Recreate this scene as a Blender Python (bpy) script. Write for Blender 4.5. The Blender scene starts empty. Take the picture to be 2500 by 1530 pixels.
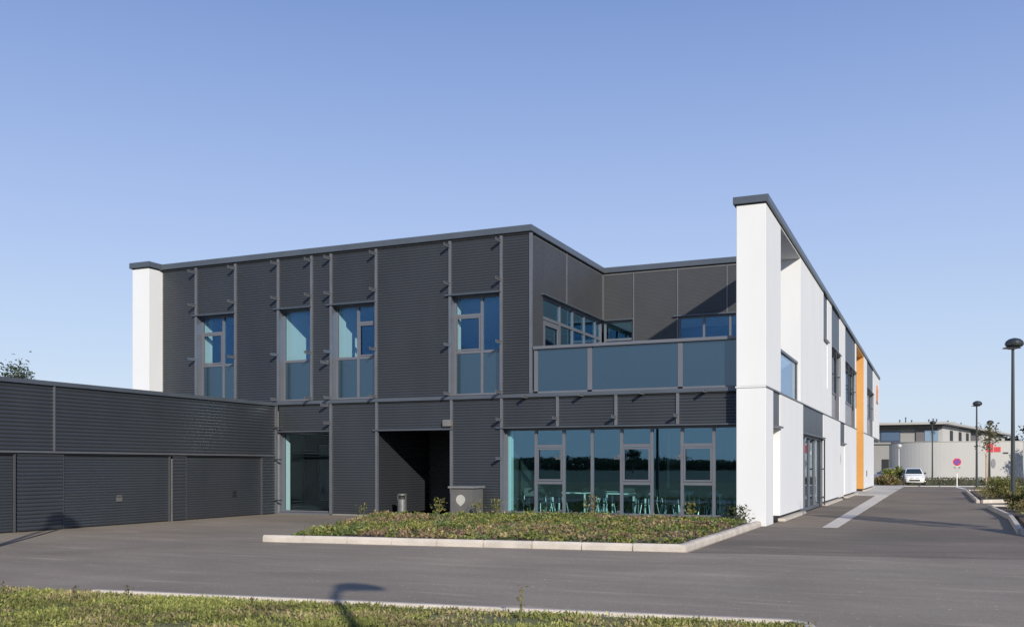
import bpy, bmesh, math, random
import numpy as np
from mathutils import Vector, Matrix
random.seed(7); rng = np.random.default_rng(11)
sc = bpy.context.scene
C = sc.collection
R = math.radians

# ------------------------------------------------------------------ camera
EYE = 1.65
cam_d = bpy.data.cameras.new('camera'); cam = bpy.data.objects.new('camera', cam_d); C.objects.link(cam)
cam.location = (0, 0, EYE); cam.rotation_euler = (R(90), 0, R(23.70))
cam_d.sensor_width = 36; cam_d.lens = 33.8; cam_d.shift_y = 0.1488; cam_d.clip_end = 5000; cam_d.clip_start = .05
sc.camera = cam

# ------------------------------------------------------------------ sky + sun
SUN_AZ = 39.5; SUN_EL = 21.0          # light travels towards -X,+Y
w = bpy.data.worlds.new('World'); sc.world = w; w.use_nodes = True
nt = w.node_tree; nt.nodes.clear()
sky = nt.nodes.new('ShaderNodeTexSky'); sky.sky_type = 'NISHITA'; sky.sun_disc = False
sky.sun_elevation = R(SUN_EL); sky.sun_rotation = R(180 - SUN_AZ)
sky.air_density = 1.0; sky.dust_density = .6; sky.ozone_density = 1.6; sky.altitude = 50
# the sky's own colour by height above the horizon (same all round), blended with the physical sky
tc = nt.nodes.new('ShaderNodeTexCoord'); sx_ = nt.nodes.new('ShaderNodeSeparateXYZ'); rmp = nt.nodes.new('ShaderNodeValToRGB')
nt.links.new(tc.outputs['Generated'], sx_.inputs[0]); nt.links.new(sx_.outputs[2], rmp.inputs[0])
stops = [(0.0,(.67,.77,.91)),(.06,(.63,.75,.935)),(.14,(.54,.68,.93)),(.225,(.445,.58,.90)),(.335,(.32,.45,.80)),(.44,(.215,.335,.68)),(1.0,(.07,.15,.42))]
cr = rmp.color_ramp; cr.elements[0].position = 0; cr.elements[0].color = (*stops[0][1],1); cr.elements[1].position = 1; cr.elements[1].color = (*stops[-1][1],1)
for p_, c_ in stops[1:-1]: e_ = cr.elements.new(p_); e_.color = (*c_,1)
up = nt.nodes.new('ShaderNodeVectorMath'); up.operation = 'SCALE'; up.inputs['Scale'].default_value = 10.0
nt.links.new(rmp.outputs[0], up.inputs[0])
tint = nt.nodes.new('ShaderNodeMix'); tint.data_type = 'RGBA'; tint.inputs[0].default_value = .85
nt.links.new(up.outputs[0], tint.inputs[7])
bg = nt.nodes.new('ShaderNodeBackground'); bg.inputs[1].default_value = .10
out = nt.nodes.new('ShaderNodeOutputWorld')
nt.links.new(sky.outputs[0], tint.inputs[6]); nt.links.new(tint.outputs[2], bg.inputs[0]); nt.links.new(bg.outputs[0], out.inputs[0])
sun_d = bpy.data.lights.new('sun', 'SUN'); sun_d.energy = 4.8; sun_d.angle = R(.55); sun_d.color = (1, .92, .80)
sun = bpy.data.objects.new('sun', sun_d); C.objects.link(sun)
ce = math.cos(R(SUN_EL))
ldir = Vector((-math.sin(R(SUN_AZ))*ce, math.cos(R(SUN_AZ))*ce, -math.sin(R(SUN_EL))))
sun.rotation_euler = ldir.to_track_quat('-Z', 'Y').to_euler()
sun.location = (20, -20, 30)
vs = sc.view_settings; vs.view_transform = 'Standard'; vs.look = 'None'; vs.exposure = 0; vs.gamma = 1; vs.use_curve_mapping = False
sc.render.engine = 'CYCLES'
sc.cycles.max_bounces = 8; sc.cycles.transparent_max_bounces = 16; sc.cycles.glossy_bounces = 4
sc.cycles.caustics_reflective = True; sc.cycles.caustics_refractive = False; sc.cycles.blur_glossy = 1.0; sc.cycles.sample_clamp_indirect = 1.1

# ------------------------------------------------------------------ materials
def nodes(m):
    m.use_nodes = True; t = m.node_tree; t.nodes.clear()
    o = t.nodes.new('ShaderNodeOutputMaterial'); return t, o
def mat(name, col, rough=.6, metal=0, var=.12, scale=3, bump=0, bscale=40, spec=.5, stretch=(1,1,1), fine=0):
    """Principled surface with soft large variation and optional fine relief."""
    m = bpy.data.materials.new(name); t, o = nodes(m)
    p = t.nodes.new('ShaderNodeBsdfPrincipled'); L = t.links.new
    L(p.outputs[0], o.inputs[0])
    p.inputs['Roughness'].default_value = rough; p.inputs['Metallic'].default_value = metal
    p.inputs['Specular IOR Level'].default_value = spec
    g = t.nodes.new('ShaderNodeNewGeometry'); mp = t.nodes.new('ShaderNodeMapping'); mp.inputs['Scale'].default_value = stretch
    L(g.outputs['Position'], mp.inputs[0])
    n = t.nodes.new('ShaderNodeTexNoise'); n.inputs['Scale'].default_value = scale; n.inputs['Detail'].default_value = 6
    L(mp.outputs[0], n.inputs['Vector'])
    mr = t.nodes.new('ShaderNodeMapRange'); mr.inputs[1].default_value = .3; mr.inputs[2].default_value = .7
    mr.inputs[3].default_value = 1-var; mr.inputs[4].default_value = 1+var; L(n.outputs[0], mr.inputs[0])
    mx = t.nodes.new('ShaderNodeMix'); mx.data_type = 'RGBA'; mx.blend_type = 'MULTIPLY'; mx.inputs[0].default_value = 1
    mx.inputs[6].default_value = (*col, 1); L(mr.outputs[0], mx.inputs[7])
    last = mx.outputs[2]
    if fine:
        n2 = t.nodes.new('ShaderNodeTexNoise'); n2.inputs['Scale'].default_value = 60; n2.inputs['Detail'].default_value = 3
        L(g.outputs['Position'], n2.inputs['Vector'])
        m2 = t.nodes.new('ShaderNodeMapRange'); m2.inputs[1].default_value = .3; m2.inputs[2].default_value = .7
        m2.inputs[3].default_value = 1-fine; m2.inputs[4].default_value = 1+fine; L(n2.outputs[0], m2.inputs[0])
        x2 = t.nodes.new('ShaderNodeMix'); x2.data_type = 'RGBA'; x2.blend_type = 'MULTIPLY'; x2.inputs[0].default_value = 1
        L(last, x2.inputs[6]); L(m2.outputs[0], x2.inputs[7]); last = x2.outputs[2]
    L(last, p.inputs['Base Color'])
    if bump:
        nb = t.nodes.new('ShaderNodeTexNoise'); nb.inputs['Scale'].default_value = bscale; nb.inputs['Detail'].default_value = 4
        L(g.outputs['Position'], nb.inputs['Vector'])
        b = t.nodes.new('ShaderNodeBump'); b.inputs['Strength'].default_value = bump; b.inputs['Distance'].default_value = .02
        L(nb.outputs[0], b.inputs['Height']); L(b.outputs[0], p.inputs['Normal'])
    return m
def glass(name, trans, refl, fac, wav=.0, rough=.008):
    m = bpy.data.materials.new(name); t, o = nodes(m); L = t.links.new
    tr = t.nodes.new('ShaderNodeBsdfTransparent'); tr.inputs[0].default_value = (*trans, 1)
    gl = t.nodes.new('ShaderNodeBsdfGlossy'); gl.inputs['Color'].default_value = (*refl, 1); gl.inputs['Roughness'].default_value = rough
    lw = t.nodes.new('ShaderNodeLayerWeight'); lw.inputs[0].default_value = .25
    mr = t.nodes.new('ShaderNodeMapRange'); mr.inputs[3].default_value = fac; mr.inputs[4].default_value = min(1, fac+.6)
    L(lw.outputs['Fresnel'], mr.inputs[0])
    mx = t.nodes.new('ShaderNodeMixShader'); L(mr.outputs[0], mx.inputs[0]); L(tr.outputs[0], mx.inputs[1]); L(gl.outputs[0], mx.inputs[2])
    L(mx.outputs[0], o.inputs[0])
    if wav:
        g = t.nodes.new('ShaderNodeNewGeometry'); n = t.nodes.new('ShaderNodeTexNoise'); n.inputs['Scale'].default_value = 1.3
        n.inputs['Detail'].default_value = 1
        L(g.outputs['Position'], n.inputs['Vector']); b = t.nodes.new('ShaderNodeBump'); b.inputs['Strength'].default_value = wav
        b.inputs['Distance'].default_value = .02; L(n.outputs[0], b.inputs['Height']); L(b.outputs[0], gl.inputs['Normal'])
    return m
def leafmat(name, rough=.6):
    """leaf colour comes from the per-leaf colour attribute (its own pigment)."""
    m = bpy.data.materials.new(name); t, o = nodes(m); L = t.links.new
    a = t.nodes.new('ShaderNodeAttribute'); a.attribute_name = 'tone'
    p = t.nodes.new('ShaderNodeBsdfPrincipled'); p.inputs['Roughness'].default_value = rough; p.inputs['Specular IOR Level'].default_value = .3
    L(a.outputs['Color'], p.inputs['Base Color'])
    tl = t.nodes.new('ShaderNodeBsdfTranslucent'); L(a.outputs['Color'], tl.inputs[0])
    mx = t.nodes.new('ShaderNodeMixShader'); mx.inputs[0].default_value = .25
    L(p.outputs[0], mx.inputs[1]); L(tl.outputs[0], mx.inputs[2]); L(mx.outputs[0], o.inputs[0])
    return m
def asphalt(name, col, warm):
    m = bpy.data.materials.new(name); t, o = nodes(m); L = t.links.new
    p = t.nodes.new('ShaderNodeBsdfPrincipled'); p.inputs['Roughness'].default_value = .85; p.inputs['Specular IOR Level'].default_value = .3
    g = t.nodes.new('ShaderNodeNewGeometry'); L(p.outputs[0], o.inputs[0])
    def noise(scale, det, stretch=(1,1,1), rot=0, dist=0):
        mp = t.nodes.new('ShaderNodeMapping'); mp.inputs['Scale'].default_value = stretch; mp.inputs['Rotation'].default_value = (0,0,rot)
        n = t.nodes.new('ShaderNodeTexNoise'); n.inputs['Scale'].default_value = scale; n.inputs['Detail'].default_value = det
        n.inputs['Distortion'].default_value = dist
        L(g.outputs['Position'], mp.inputs[0]); L(mp.outputs[0], n.inputs['Vector']); return n.outputs[0]
    def ramp(src, lo, hi, a, b):
        r = t.nodes.new('ShaderNodeMapRange'); r.inputs[1].default_value = lo; r.inputs[2].default_value = hi
        r.inputs[3].default_value = a; r.inputs[4].default_value = b; L(src, r.inputs[0]); return r.outputs[0]
    def mul(a, b):
        x = t.nodes.new('ShaderNodeMath'); x.operation = 'MULTIPLY'; L(a, x.inputs[0]); L(b, x.inputs[1]); return x.outputs[0]
    v = ramp(noise(.22, 5, (1,1,1), 0, .6), .3, .7, .80, 1.17)
    v = mul(v, ramp(noise(.9, 4, (.35, 1.6, 1), R(-12)), .3, .7, .90, 1.09))
    v = mul(v, ramp(noise(170, 1), .3, .7, .85, 1.15))
    v = mul(v, ramp(noise(45, 2), .25, .75, .80, 1.20))
    v = mul(v, ramp(noise(9, 3), .3, .7, .95, 1.05))
    v = mul(v, ramp(noise(2.1, 3, (.25, 1.8, 1), R(-20), .3), 0.60, .74, 1, 1.40))   # pale scuffs
    v = mul(v, ramp(noise(14, 1), .70, .75, 1, 1.8))                           # small light grit
    mx = t.nodes.new('ShaderNodeMix'); mx.data_type = 'RGBA'; mx.inputs[6].default_value = (*col, 1); mx.inputs[7].default_value = (*warm, 1)
    L(ramp(noise(.35, 3), .35, .65, 0, 1), mx.inputs[0])
    m2 = t.nodes.new('ShaderNodeMix'); m2.data_type = 'RGBA'; m2.blend_type = 'MULTIPLY'; m2.inputs[0].default_value = 1
    L(mx.outputs[2], m2.inputs[6]); L(v, m2.inputs[7]); L(m2.outputs[2], p.inputs['Base Color'])
    b = t.nodes.new('ShaderNodeBump'); b.inputs['Strength'].default_value = .35; b.inputs['Distance'].default_value = .01
    L(noise(90, 2), b.inputs['Height']); L(b.outputs[0], p.inputs['Normal'])
    return m

M = {}
M['clad'] = mat('charcoal corrugated sheet', (.040, .046, .054), .40, .2, .10, .8, stretch=(1, 1, .35))
M['clad_flat'] = mat('charcoal perforated sheet', (.052, .055, .060), .5, .1, .08, .9)
M['door_metal'] = mat('garage door sheet', (.060, .064, .073), .40, .25, .10, .7)
M['rail'] = mat('grey aluminium trim', (.15, .16, .18), .4, .4, .08, 2)
M['frame'] = mat('window frame grey', (.15, .16, .185), .42, .3, .05, 2)
M['cap'] = mat('blue grey roof flashing', (.095, .112, .135), .38, .35, .08, 1.2)
M['lamp_dark'] = mat('dark jamb', (.08,.085,.095), .45, .3, .05, 4)
M['darkgap'] = mat('dark gap lining', (.012, .013, .015), .7)
M['white'] = mat('white render', (.665, .68, .69), .75, 0, .035, .7, .08, 40, stretch=(1,1,.3), fine=.02)
M['white_door'] = mat('white painted door', (.76, .76, .75), .5, 0, .02, 2)
M['orange'] = mat('ochre orange panel', (.55, .275, .07), .6, 0, .05, .8)
M['spandrel'] = None
M['conc'] = mat('pale concrete', (.50, .455, .40), .85, 0, .14, 2.5, .3, 60, fine=.12)
M['slab_conc'] = mat('pale paving slab', (.54, .50, .455), .85, 0, .10, 2.0, .3, 60, fine=.10)
M['conc_grey'] = mat('grey concrete path', (.46, .44, .40), .85, 0, .10, 1.2, .3, 60, fine=.12)
M['pad'] = mat('cream gravel pad', (.55, .52, .44), .9, 0, .15, 6, .5, 50, fine=.2)
M['soil'] = mat('brown soil mulch', (.105, .078, .055), .95, 0, .35, 5, .8, 30, fine=.3)
M['grassbase'] = mat('short turf', (.17, .165, .07), .95, 0, .3, 2.5, .8, 60, fine=.3)
M['field'] = mat('open meadow', (.085, .095, .045), .95, 0, .3, .05, 0)
M['asphalt'] = asphalt('worn asphalt', (.268, .230, .178), (.290, .242, .188))
M['asphalt2'] = asphalt('newer asphalt', (.180, .152, .118), (.197, .162, .126))
M['post_shadow'] = mat('painted post shadow', (.04, .037, .035), .7, 0, .3, 4)  # shade colour for the post shadow strip painted on the yard
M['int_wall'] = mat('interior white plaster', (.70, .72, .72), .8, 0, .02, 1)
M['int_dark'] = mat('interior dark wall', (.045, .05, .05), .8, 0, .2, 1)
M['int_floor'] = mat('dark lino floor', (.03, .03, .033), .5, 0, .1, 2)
M['bin'] = mat('galvanised bin', (.20, .205, .205), .4, .5, .15, 8)
M['cab1'] = mat('cabinet grey paint', (.115, .112, .112), .55, 0, .06, 4)
M['cablid'] = mat('cabinet lid', (.19, .19, .20), .5, 0, .06, 4)
M['plate'] = mat('off white plate', (.42, .42, .385), .6, 0, .08, 8)
M['lamp'] = mat('anthracite lamp metal', (.055, .065, .07), .35, .5, .05, 4)
M['lamp_white'] = mat('pale grey lamp metal', (.5, .5, .48), .4, .2, .05, 4)
M['lens'] = mat('lamp lens', (.35, .36, .36), .15, 0, .02, 4)
M['black'] = mat('black plastic', (.02, .02, .022), .5, 0, .05, 4)
M['steel'] = mat('pale steel tube', (.78, .80, .80), .35, .3, .05, 4)
M['tabletop'] = mat('pale laminate', (.78, .78, .74), .4, 0, .05, 4)
M['carwhite'] = mat('white car paint', (.72, .73, .73), .22, 0, .02, 2)
M['cargrey'] = mat('silver mauve car paint', (.33, .29, .33), .25, .4, .02, 2)
M['carblue'] = mat('blue grey car paint', (.10, .13, .20), .22, .4, .02, 2)
M['tyre'] = mat('tyre rubber', (.02, .02, .02), .8)
M['carglass'] = mat('car glass', (.02, .035, .035), .05, 0, .02, 2, spec=1)
M['headlamp'] = mat('headlamp', (.6, .62, .62), .1, .3, .02, 4)
M['red'] = mat('sign red', (.62, .03, .04), .5, 0, .03, 4)
M['blue'] = mat('sign blue', (.14, .07, .33), .5, 0, .03, 4)
M['green'] = mat('sign green', (.05, .12, .07), .5, 0, .03, 4)
M['swhite'] = mat('sign white', (.8, .8, .8), .5, 0, .02, 4)
M['orangelogo'] = mat('emblem orange', (.75, .22, .05), .5, 0, .02, 4)
M['wood'] = mat('pine stake', (.42, .30, .18), .8, 0, .15, 8)
M['bark'] = mat('grey brown bark', (.12, .09, .065), .9, 0, .3, 12, .5, 30)
M['far_white'] = mat('far white panel wall', (.46, .455, .44), .75, 0, .03, .3)
M['far_grey'] = mat('far grey wall', (.28, .275, .27), .75, 0, .04, .3)
M['far_dark'] = mat('far dark fascia', (.13, .12, .13), .6, 0, .04, .3)
M['far_roof'] = mat('far roof edge', (.40, .39, .37), .6, 0, .05, .5)
M['slab'] = mat('structure lining', (.2, .2, .2), .8)
M['leaf'] = leafmat('leaves')
M['glass'] = glass('teal tinted glass', (.80, .98, .99), (.46, .74, .98), .12, .004)
M['glass_side'] = glass('teal display glass', (.86, .965, .98), (.55, .68, .78), .022, .004)
M['glass_up'] = glass('blue tinted glass', (.87, .985, 1.0), (.22, .50, .90), .105, .012, .27)
M['glass_clear'] = glass('clear glass', (.80, .86, .88), (.8, .9, 1), .22, .01)
def spandrelmat(name, col, fac, rough=.06):
    m = bpy.data.materials.new(name); t, o = nodes(m); L = t.links.new
    d = t.nodes.new('ShaderNodeBsdfDiffuse'); d.inputs[0].default_value = (*col, 1)
    g = t.nodes.new('ShaderNodeBsdfGlossy'); g.inputs[0].default_value = (.70, .88, 1, 1); g.inputs[1].default_value = rough
    mx = t.nodes.new('ShaderNodeMixShader'); mx.inputs[0].default_value = fac
    L(d.outputs[0], mx.inputs[1]); L(g.outputs[0], mx.inputs[2]); L(mx.outputs[0], o.inputs[0]); return m
M['spandrel'] = spandrelmat('blue grey enamelled glass', (.004, .022, .040), .165, .27)

# ------------------------------------------------------------------ mesh helpers
class Plane:
    """a = along wall, d = into the wall (negative = proud), z = height"""
    def __init__(s, kind, pos): s.k = kind; s.p = pos
    def P(s, a, d, z):
        if s.k == 'front': return (a, s.p + d, z)      # faces -Y
        return (s.p - d, a, z)                         # faces +X
class MB:
    def __init__(s): s.v = []; s.f = []
    def add(s, vs, fs):
        n = len(s.v); s.v += [tuple(p) for p in vs]; s.f += [tuple(i+n for i in f) for f in fs]; return s
    def box(s, x0, x1, y0, y1, z0, z1):
        v = [(x, y, z) for x in (x0, x1) for y in (y0, y1) for z in (z0, z1)]
        return s.add(v, [(0,1,3,2),(4,6,7,5),(0,4,5,1),(2,3,7,6),(0,2,6,4),(1,5,7,3)])
    def boxP(s, pl, a0, a1, d0, d1, z0, z1):
        v = [pl.P(a, d, z) for a in (a0, a1) for d in (d0, d1) for z in (z0, z1)]
        return s.add(v, [(0,1,3,2),(4,6,7,5),(0,4,5,1),(2,3,7,6),(0,2,6,4),(1,5,7,3)])
    def tube(s, p0, p1, r0, r1=None, n=10, cap=True):
        r1 = r0 if r1 is None else r1; p0 = Vector(p0); p1 = Vector(p1); ax = (p1-p0).normalized()
        u = ax.cross(Vector((0,0,1))); u = Vector((1,0,0)) if u.length < 1e-3 else u.normalized(); w_ = ax.cross(u)
        v = []
        for p, r in ((p0, r0), (p1, r1)):
            for i in range(n):
                a = 2*math.pi*i/n; v.append(p + (u*math.cos(a)+w_*math.sin(a))*r)
        f = [(i, (i+1)%n, n+(i+1)%n, n+i) for i in range(n)]
        if cap: f += [tuple(range(n-1,-1,-1)), tuple(range(n, 2*n))]
        return s.add(v, f)
    def path(s, pts, rs, n=8):
        for i in range(len(pts)-1): s.tube(pts[i], pts[i+1], rs[i], rs[i+1], n)
        return s
    def lathe(s, prof, c=(0,0,0), n=20, sx=1, sy=1):
        v = []; 
        for r, z in prof:
            for i in range(n):
                a = 2*math.pi*i/n; v.append((c[0]+r*math.cos(a)*sx, c[1]+r*math.sin(a)*sy, c[2]+z))
        f = [(k*n+i, k*n+(i+1)%n, (k+1)*n+(i+1)%n, (k+1)*n+i) for k in range(len(prof)-1) for i in range(n)]
        f += [tuple(range(n-1,-1,-1)), tuple(range((len(prof)-1)*n, len(prof)*n))]
        return s.add(v, f)
    def prism(s, poly, z0, z1):
        n = len(poly); v = [(x, y, z0) for x, y in poly] + [(x, y, z1) for x, y in poly]
        return s.add(v, [tuple(range(n-1,-1,-1)), tuple(range(n, 2*n))] + [(i, (i+1)%n, n+(i+1)%n, n+i) for i in range(n)])
def mesh_of(name, mb, m, smooth=False, bevel=0):
    me = bpy.data.meshes.new(name); me.from_pydata(mb.v, [], mb.f)
    bm = bmesh.new(); bm.from_mesh(me); bmesh.ops.recalc_face_normals(bm, faces=bm.faces)
    if bevel: bmesh.ops.bevel(bm, geom=[e for e in bm.edges if len(e.link_faces) == 2 and e.calc_face_angle(0) > .6], offset=bevel, segments=2, affect='EDGES', clamp_overlap=True)
    bm.to_mesh(me); bm.free()
    if smooth:
        for p in me.polygons: p.use_smooth = True
    me.materials.append(m); return me
def link(name, me, parent=None, loc=None):
    o = bpy.data.objects.new(name, me); C.objects.link(o)
    if parent:
        o.parent = parent
        base = parent.get('_o')
        wl = Vector(loc) if loc is not None else Vector((0,0,0))
        o.location = wl - Vector(base) if base is not None else wl
        o['_w'] = 1
    elif loc is not None: o.location = loc
    return o
def part(name, mb, m, parent, smooth=False, bevel=0, label=None, loc=None):
    """world-space mesh parented to a thing (or to one of its parts)"""
    o = link(name, mesh_of(name, mb, m, smooth, bevel), parent, loc)
    if label: o['label'] = label
    return o
def thing(name, label, cat, loc, group=None, rz=0, local=False):
    o = bpy.data.objects.new(name, None); C.objects.link(o); o.location = loc; o.rotation_euler[2] = rz
    o['label'] = label; o['category'] = cat; o.empty_display_size = .3
    if group: o['group'] = group
    if not local: o['_o'] = tuple(float(c) for c in loc)
    return o
def single(name, label, cat, mb, m, loc=(0,0,0), group=None, smooth=False, bevel=0):
    o = link(name, mesh_of(name, mb, m, smooth, bevel), None, loc); o['label'] = label; o['category'] = cat
    if group: o['group'] = group
    return o
def struct(name, mb, m):
    o = link(name, mesh_of(name, mb, m)); o['kind'] = 'structure'; return o
def copy_tree(o, parent=None):
    c = o.copy(); C.objects.link(c); c.parent = parent
    for ch in list(o.children): copy_tree(ch, c)
    return c
def leaves_mesh(name, pts, size, cols, up=.5, aspect=.45, fold=True):
    """many small pointed leaf faces, one colour each. pts Nx3, size N, cols Nx3"""
    n = len(pts); d = rng.normal(size=(n,3)); d[:,2] = np.abs(d[:,2])*up*2; d /= np.linalg.norm(d,axis=1)[:,None]
    e = rng.normal(size=(n,3)); e -= (e*d).sum(1)[:,None]*d; e /= np.linalg.norm(e,axis=1)[:,None]
    s = np.asarray(size)[:,None]
    v = np.empty((n,4,3)); v[:,0] = pts; v[:,1] = pts+d*s*.5+e*s*aspect*.5; v[:,2] = pts+d*s; v[:,3] = pts+d*s*.5-e*s*aspect*.5
    me = bpy.data.meshes.new(name); me.vertices.add(n*4); me.vertices.foreach_set('co', v.reshape(-1))
    me.loops.add(n*4); me.loops.foreach_set('vertex_index', np.arange(n*4, dtype=np.int32))
    me.polygons.add(n); me.polygons.foreach_set('loop_start', np.arange(0, n*4, 4, dtype=np.int32)); me.polygons.foreach_set('loop_total', np.full(n, 4, dtype=np.int32))
    me.update(calc_edges=True)
    at = me.color_attributes.new('tone', 'FLOAT_COLOR', 'POINT')
    cc = np.ones((n,4,4)); cc[:,:,:3] = np.asarray(cols)[:,None,:]; at.data.foreach_set('color', cc.reshape(-1))
    me.materials.append(M['leaf']); return me
def pick(palette, n, jit=.2):
    p = np.array(palette)[rng.integers(0, len(palette), n)]
    return p*(1+rng.uniform(-jit, jit, (n,1)))
def vnoise(x, y, sc_, seed=0):
    r = np.random.default_rng(seed); t = r.random((64,64)); x = x/sc_; y = y/sc_
    xi = np.floor(x).astype(int); yi = np.floor(y).astype(int); fx = x-xi; fy = y-yi; fx = fx*fx*(3-2*fx); fy = fy*fy*(3-2*fy)
    g = lambda a, b: t[a%64, b%64]
    return (g(xi,yi)*(1-fx)+g(xi+1,yi)*fx)*(1-fy)+(g(xi,yi+1)*(1-fx)+g(xi+1,yi+1)*fx)*fy
def inpoly(x, y, poly):
    ins = np.zeros(len(x), bool); n = len(poly)
    for i in range(n):
        x0, y0 = poly[i]; x1, y1 = poly[(i+1)%n]
        c = ((y0 > y) != (y1 > y)) & (x < (x1-x0)*(y-y0)/(y1-y0+1e-12)+x0); ins ^= c
    return ins

# ================================================================== GROUND
g = MB().add([(-2500,-2500,-.03),(2500,-2500,-.03),(2500,2500,-.03),(-2500,2500,-.03)], [(0,1,2,3)])
struct('ground', g, M['field'])
def sheet(poly, z): return MB().add([(x, y, z) for x, y in poly], [tuple(range(len(poly)))])
# worn foreground yard and newer asphalt of the side street
road = sheet([(-60,5),(-14.0,8.72),(-1.33,10.32),(-.9,8.6),(-.6,-30),(60,-30),(60,42.6),(9.4,20.5),(-4.30,14.6+3.55),(-13.34,17.0),(-16.6,26.6),(-16.9,27.4),(-60,27.4)], 0)
struct('road', road, M['asphalt'])
street = sheet([(-4.30,18.15),(9.4,24.2),(60,46.5),(60,86.1),(-2.2,84.1),(-2.33,57.1),(-4.21,57.5),(-4.21,26.8),(-4.30,26.8)], .004)
struct('side_street', street, M['asphalt2'])
struct('yard_fill', sheet([(-4.30,18.15),(9.4,20.5),(60,42.6),(60,46.5),(9.4,24.2)], .002), M['asphalt2'])
struct('pavement', MB().prism([(-4.9,57.6),(-2.98,56.8),(-2.33,57.1),(-2.2,84.1),(-2.4,97),(-4.9,97)], -.02, .02), M['conc_grey'])
# flush concrete gutter slabs along the street
gut = struct('gutter', sheet([(-2.75,26.9),(-2.35,27.1),(-2.30,57.05),(-2.98,56.8)], .008), M['conc'])
y = 26.95
while y < 56.5:
    L_ = 6.8 if y < 30 else 7.4; y1 = min(y+L_-.03, 56.8); t0 = (y-26.9)/29.9; t1 = (y1-26.9)/29.9
    part('concrete_slab', MB().prism([(-2.74-.23*t0,y),(-2.36+.04*t0,y),(-2.36+.04*t1,y1),(-2.74-.23*t1,y1)], .008, .014), M['slab_conc'], gut)
    y += L_
struct('painted_lamp_shadow', MB().prism([(-17.42,13.55),(-17.34,13.58),(-20.70,18.05),(-20.78,18.0)], 0.001, .004), M['post_shadow'])  # dark strip painting the arm lamp's post shadow across the asphalt
struct('entrance_pad', MB().prism([(-17.0,26.45),(-13.0,26.7),(-12.9,27.25),(-14.2,27.25),(-14.2,30.4),(-16.8,30.4),(-16.8,27.25),(-17.0,27.2)], -.01, .05), M['pad'])

# ---- planting bed with kerb
bed_poly = [(-13.20,17.16),(-4.50,18.28),(-4.47,26.75),(-5.02,26.78),(-5.02,27.24),(-12.9,27.24),(-13.0,26.7),(-16.6,26.4)]
bn = 40
def bed_h(x, y):
    t = np.clip((y-17.2)/8.0, 0, 1); edge = np.clip((x+16.2-(27-y)*.30)/2.0, 0, 1); e2 = np.clip((-4.5-x)/.8, 0, 1)
    return .10 + .04*t*np.minimum(edge, e2) + .04*(vnoise(x, y, 1.1, 3)-.5)
xs = np.linspace(-16.6,-4.5, 50); ys = np.linspace(17.16, 27.2, 42)
mb = MB(); idx = {}
for i, x in enumerate(xs):
    for j, yy in enumerate(ys):
        left = -13.2-(yy-17.16)*.367; 
        front = 17.16+(x+13.2)*.1287
        xx = left+(i/49)*(-4.47-left); y2 = max(yy, 17.16+(xx+13.2)*.1287)
        z = float(bed_h(np.array([xx]), np.array([y2]))[0])
        if i < 3: z = .01+.03*i
        idx[i,j] = len(mb.v); mb.v.append((xx, y2, z))
for i in range(49):
    for j in range(41): mb.f.append((idx[i,j], idx[i+1,j], idx[i+1,j+1], idx[i,j+1]))
struct('planting_bed', mb, M['soil'])
NP = 3400
cxp = rng.uniform(-16.4,-4.6,NP); cyp = rng.uniform(17.3,27.1,NP)
ok = inpoly(cxp, cyp, [(-12.8,17.42),(-4.70,18.46),(-4.7,26.65),(-5.1,26.7),(-5.1,27.1),(-12.9,27.1),(-13.1,26.5),(-16.0,26.0)])
ok &= vnoise(cxp, cyp, .9, 5) > rng.uniform(.0,.60,NP)
cxp, cyp = cxp[ok], cyp[ok]; NP = len(cxp)
prad = rng.uniform(.10,.26,NP); phgt = rng.uniform(.06,.16,NP)*(.55+.9*vnoise(cxp,cyp,1.3,9))
brown = np.clip((vnoise(cxp, cyp, 1.6, 21)-.45)*3 + np.clip((cxp+12.0)/4,0,1)*np.clip((-6.4-cxp)/2,0,1)*.45-.42, 0, .6)
isb = rng.random(NP) < brown
gp = pick([(.16,.19,.045),(.21,.23,.055),(.13,.17,.045),(.25,.25,.07),(.29,.26,.09),(.10,.145,.04),(.17,.21,.09)], NP, .2)
bp = pick([(.24,.17,.11),(.32,.24,.12),(.19,.14,.10),(.36,.29,.14),(.26,.17,.12)], NP, .2)
pc = np.where(isb[:,None], bp, gp)
K = 26; n = NP*K; ci = np.repeat(np.arange(NP), K)
a_ = rng.uniform(0, 2*np.pi, n); r_ = np.sqrt(rng.random(n))
px = cxp[ci]+np.cos(a_)*r_*prad[ci]; py = cyp[ci]+np.sin(a_)*r_*prad[ci]
pz = bed_h(px, py)+phgt[ci]*(1-.75*r_**2)*rng.uniform(.35,1,n)
cols = pc[ci]*rng.uniform(.65,1.3,(n,1))
gc = link('ground_cover', leaves_mesh('ground_cover', np.stack([px,py,pz],1), rng.uniform(.035,.10,n), cols, .40, .6)); gc['kind'] = 'stuff'

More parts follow.
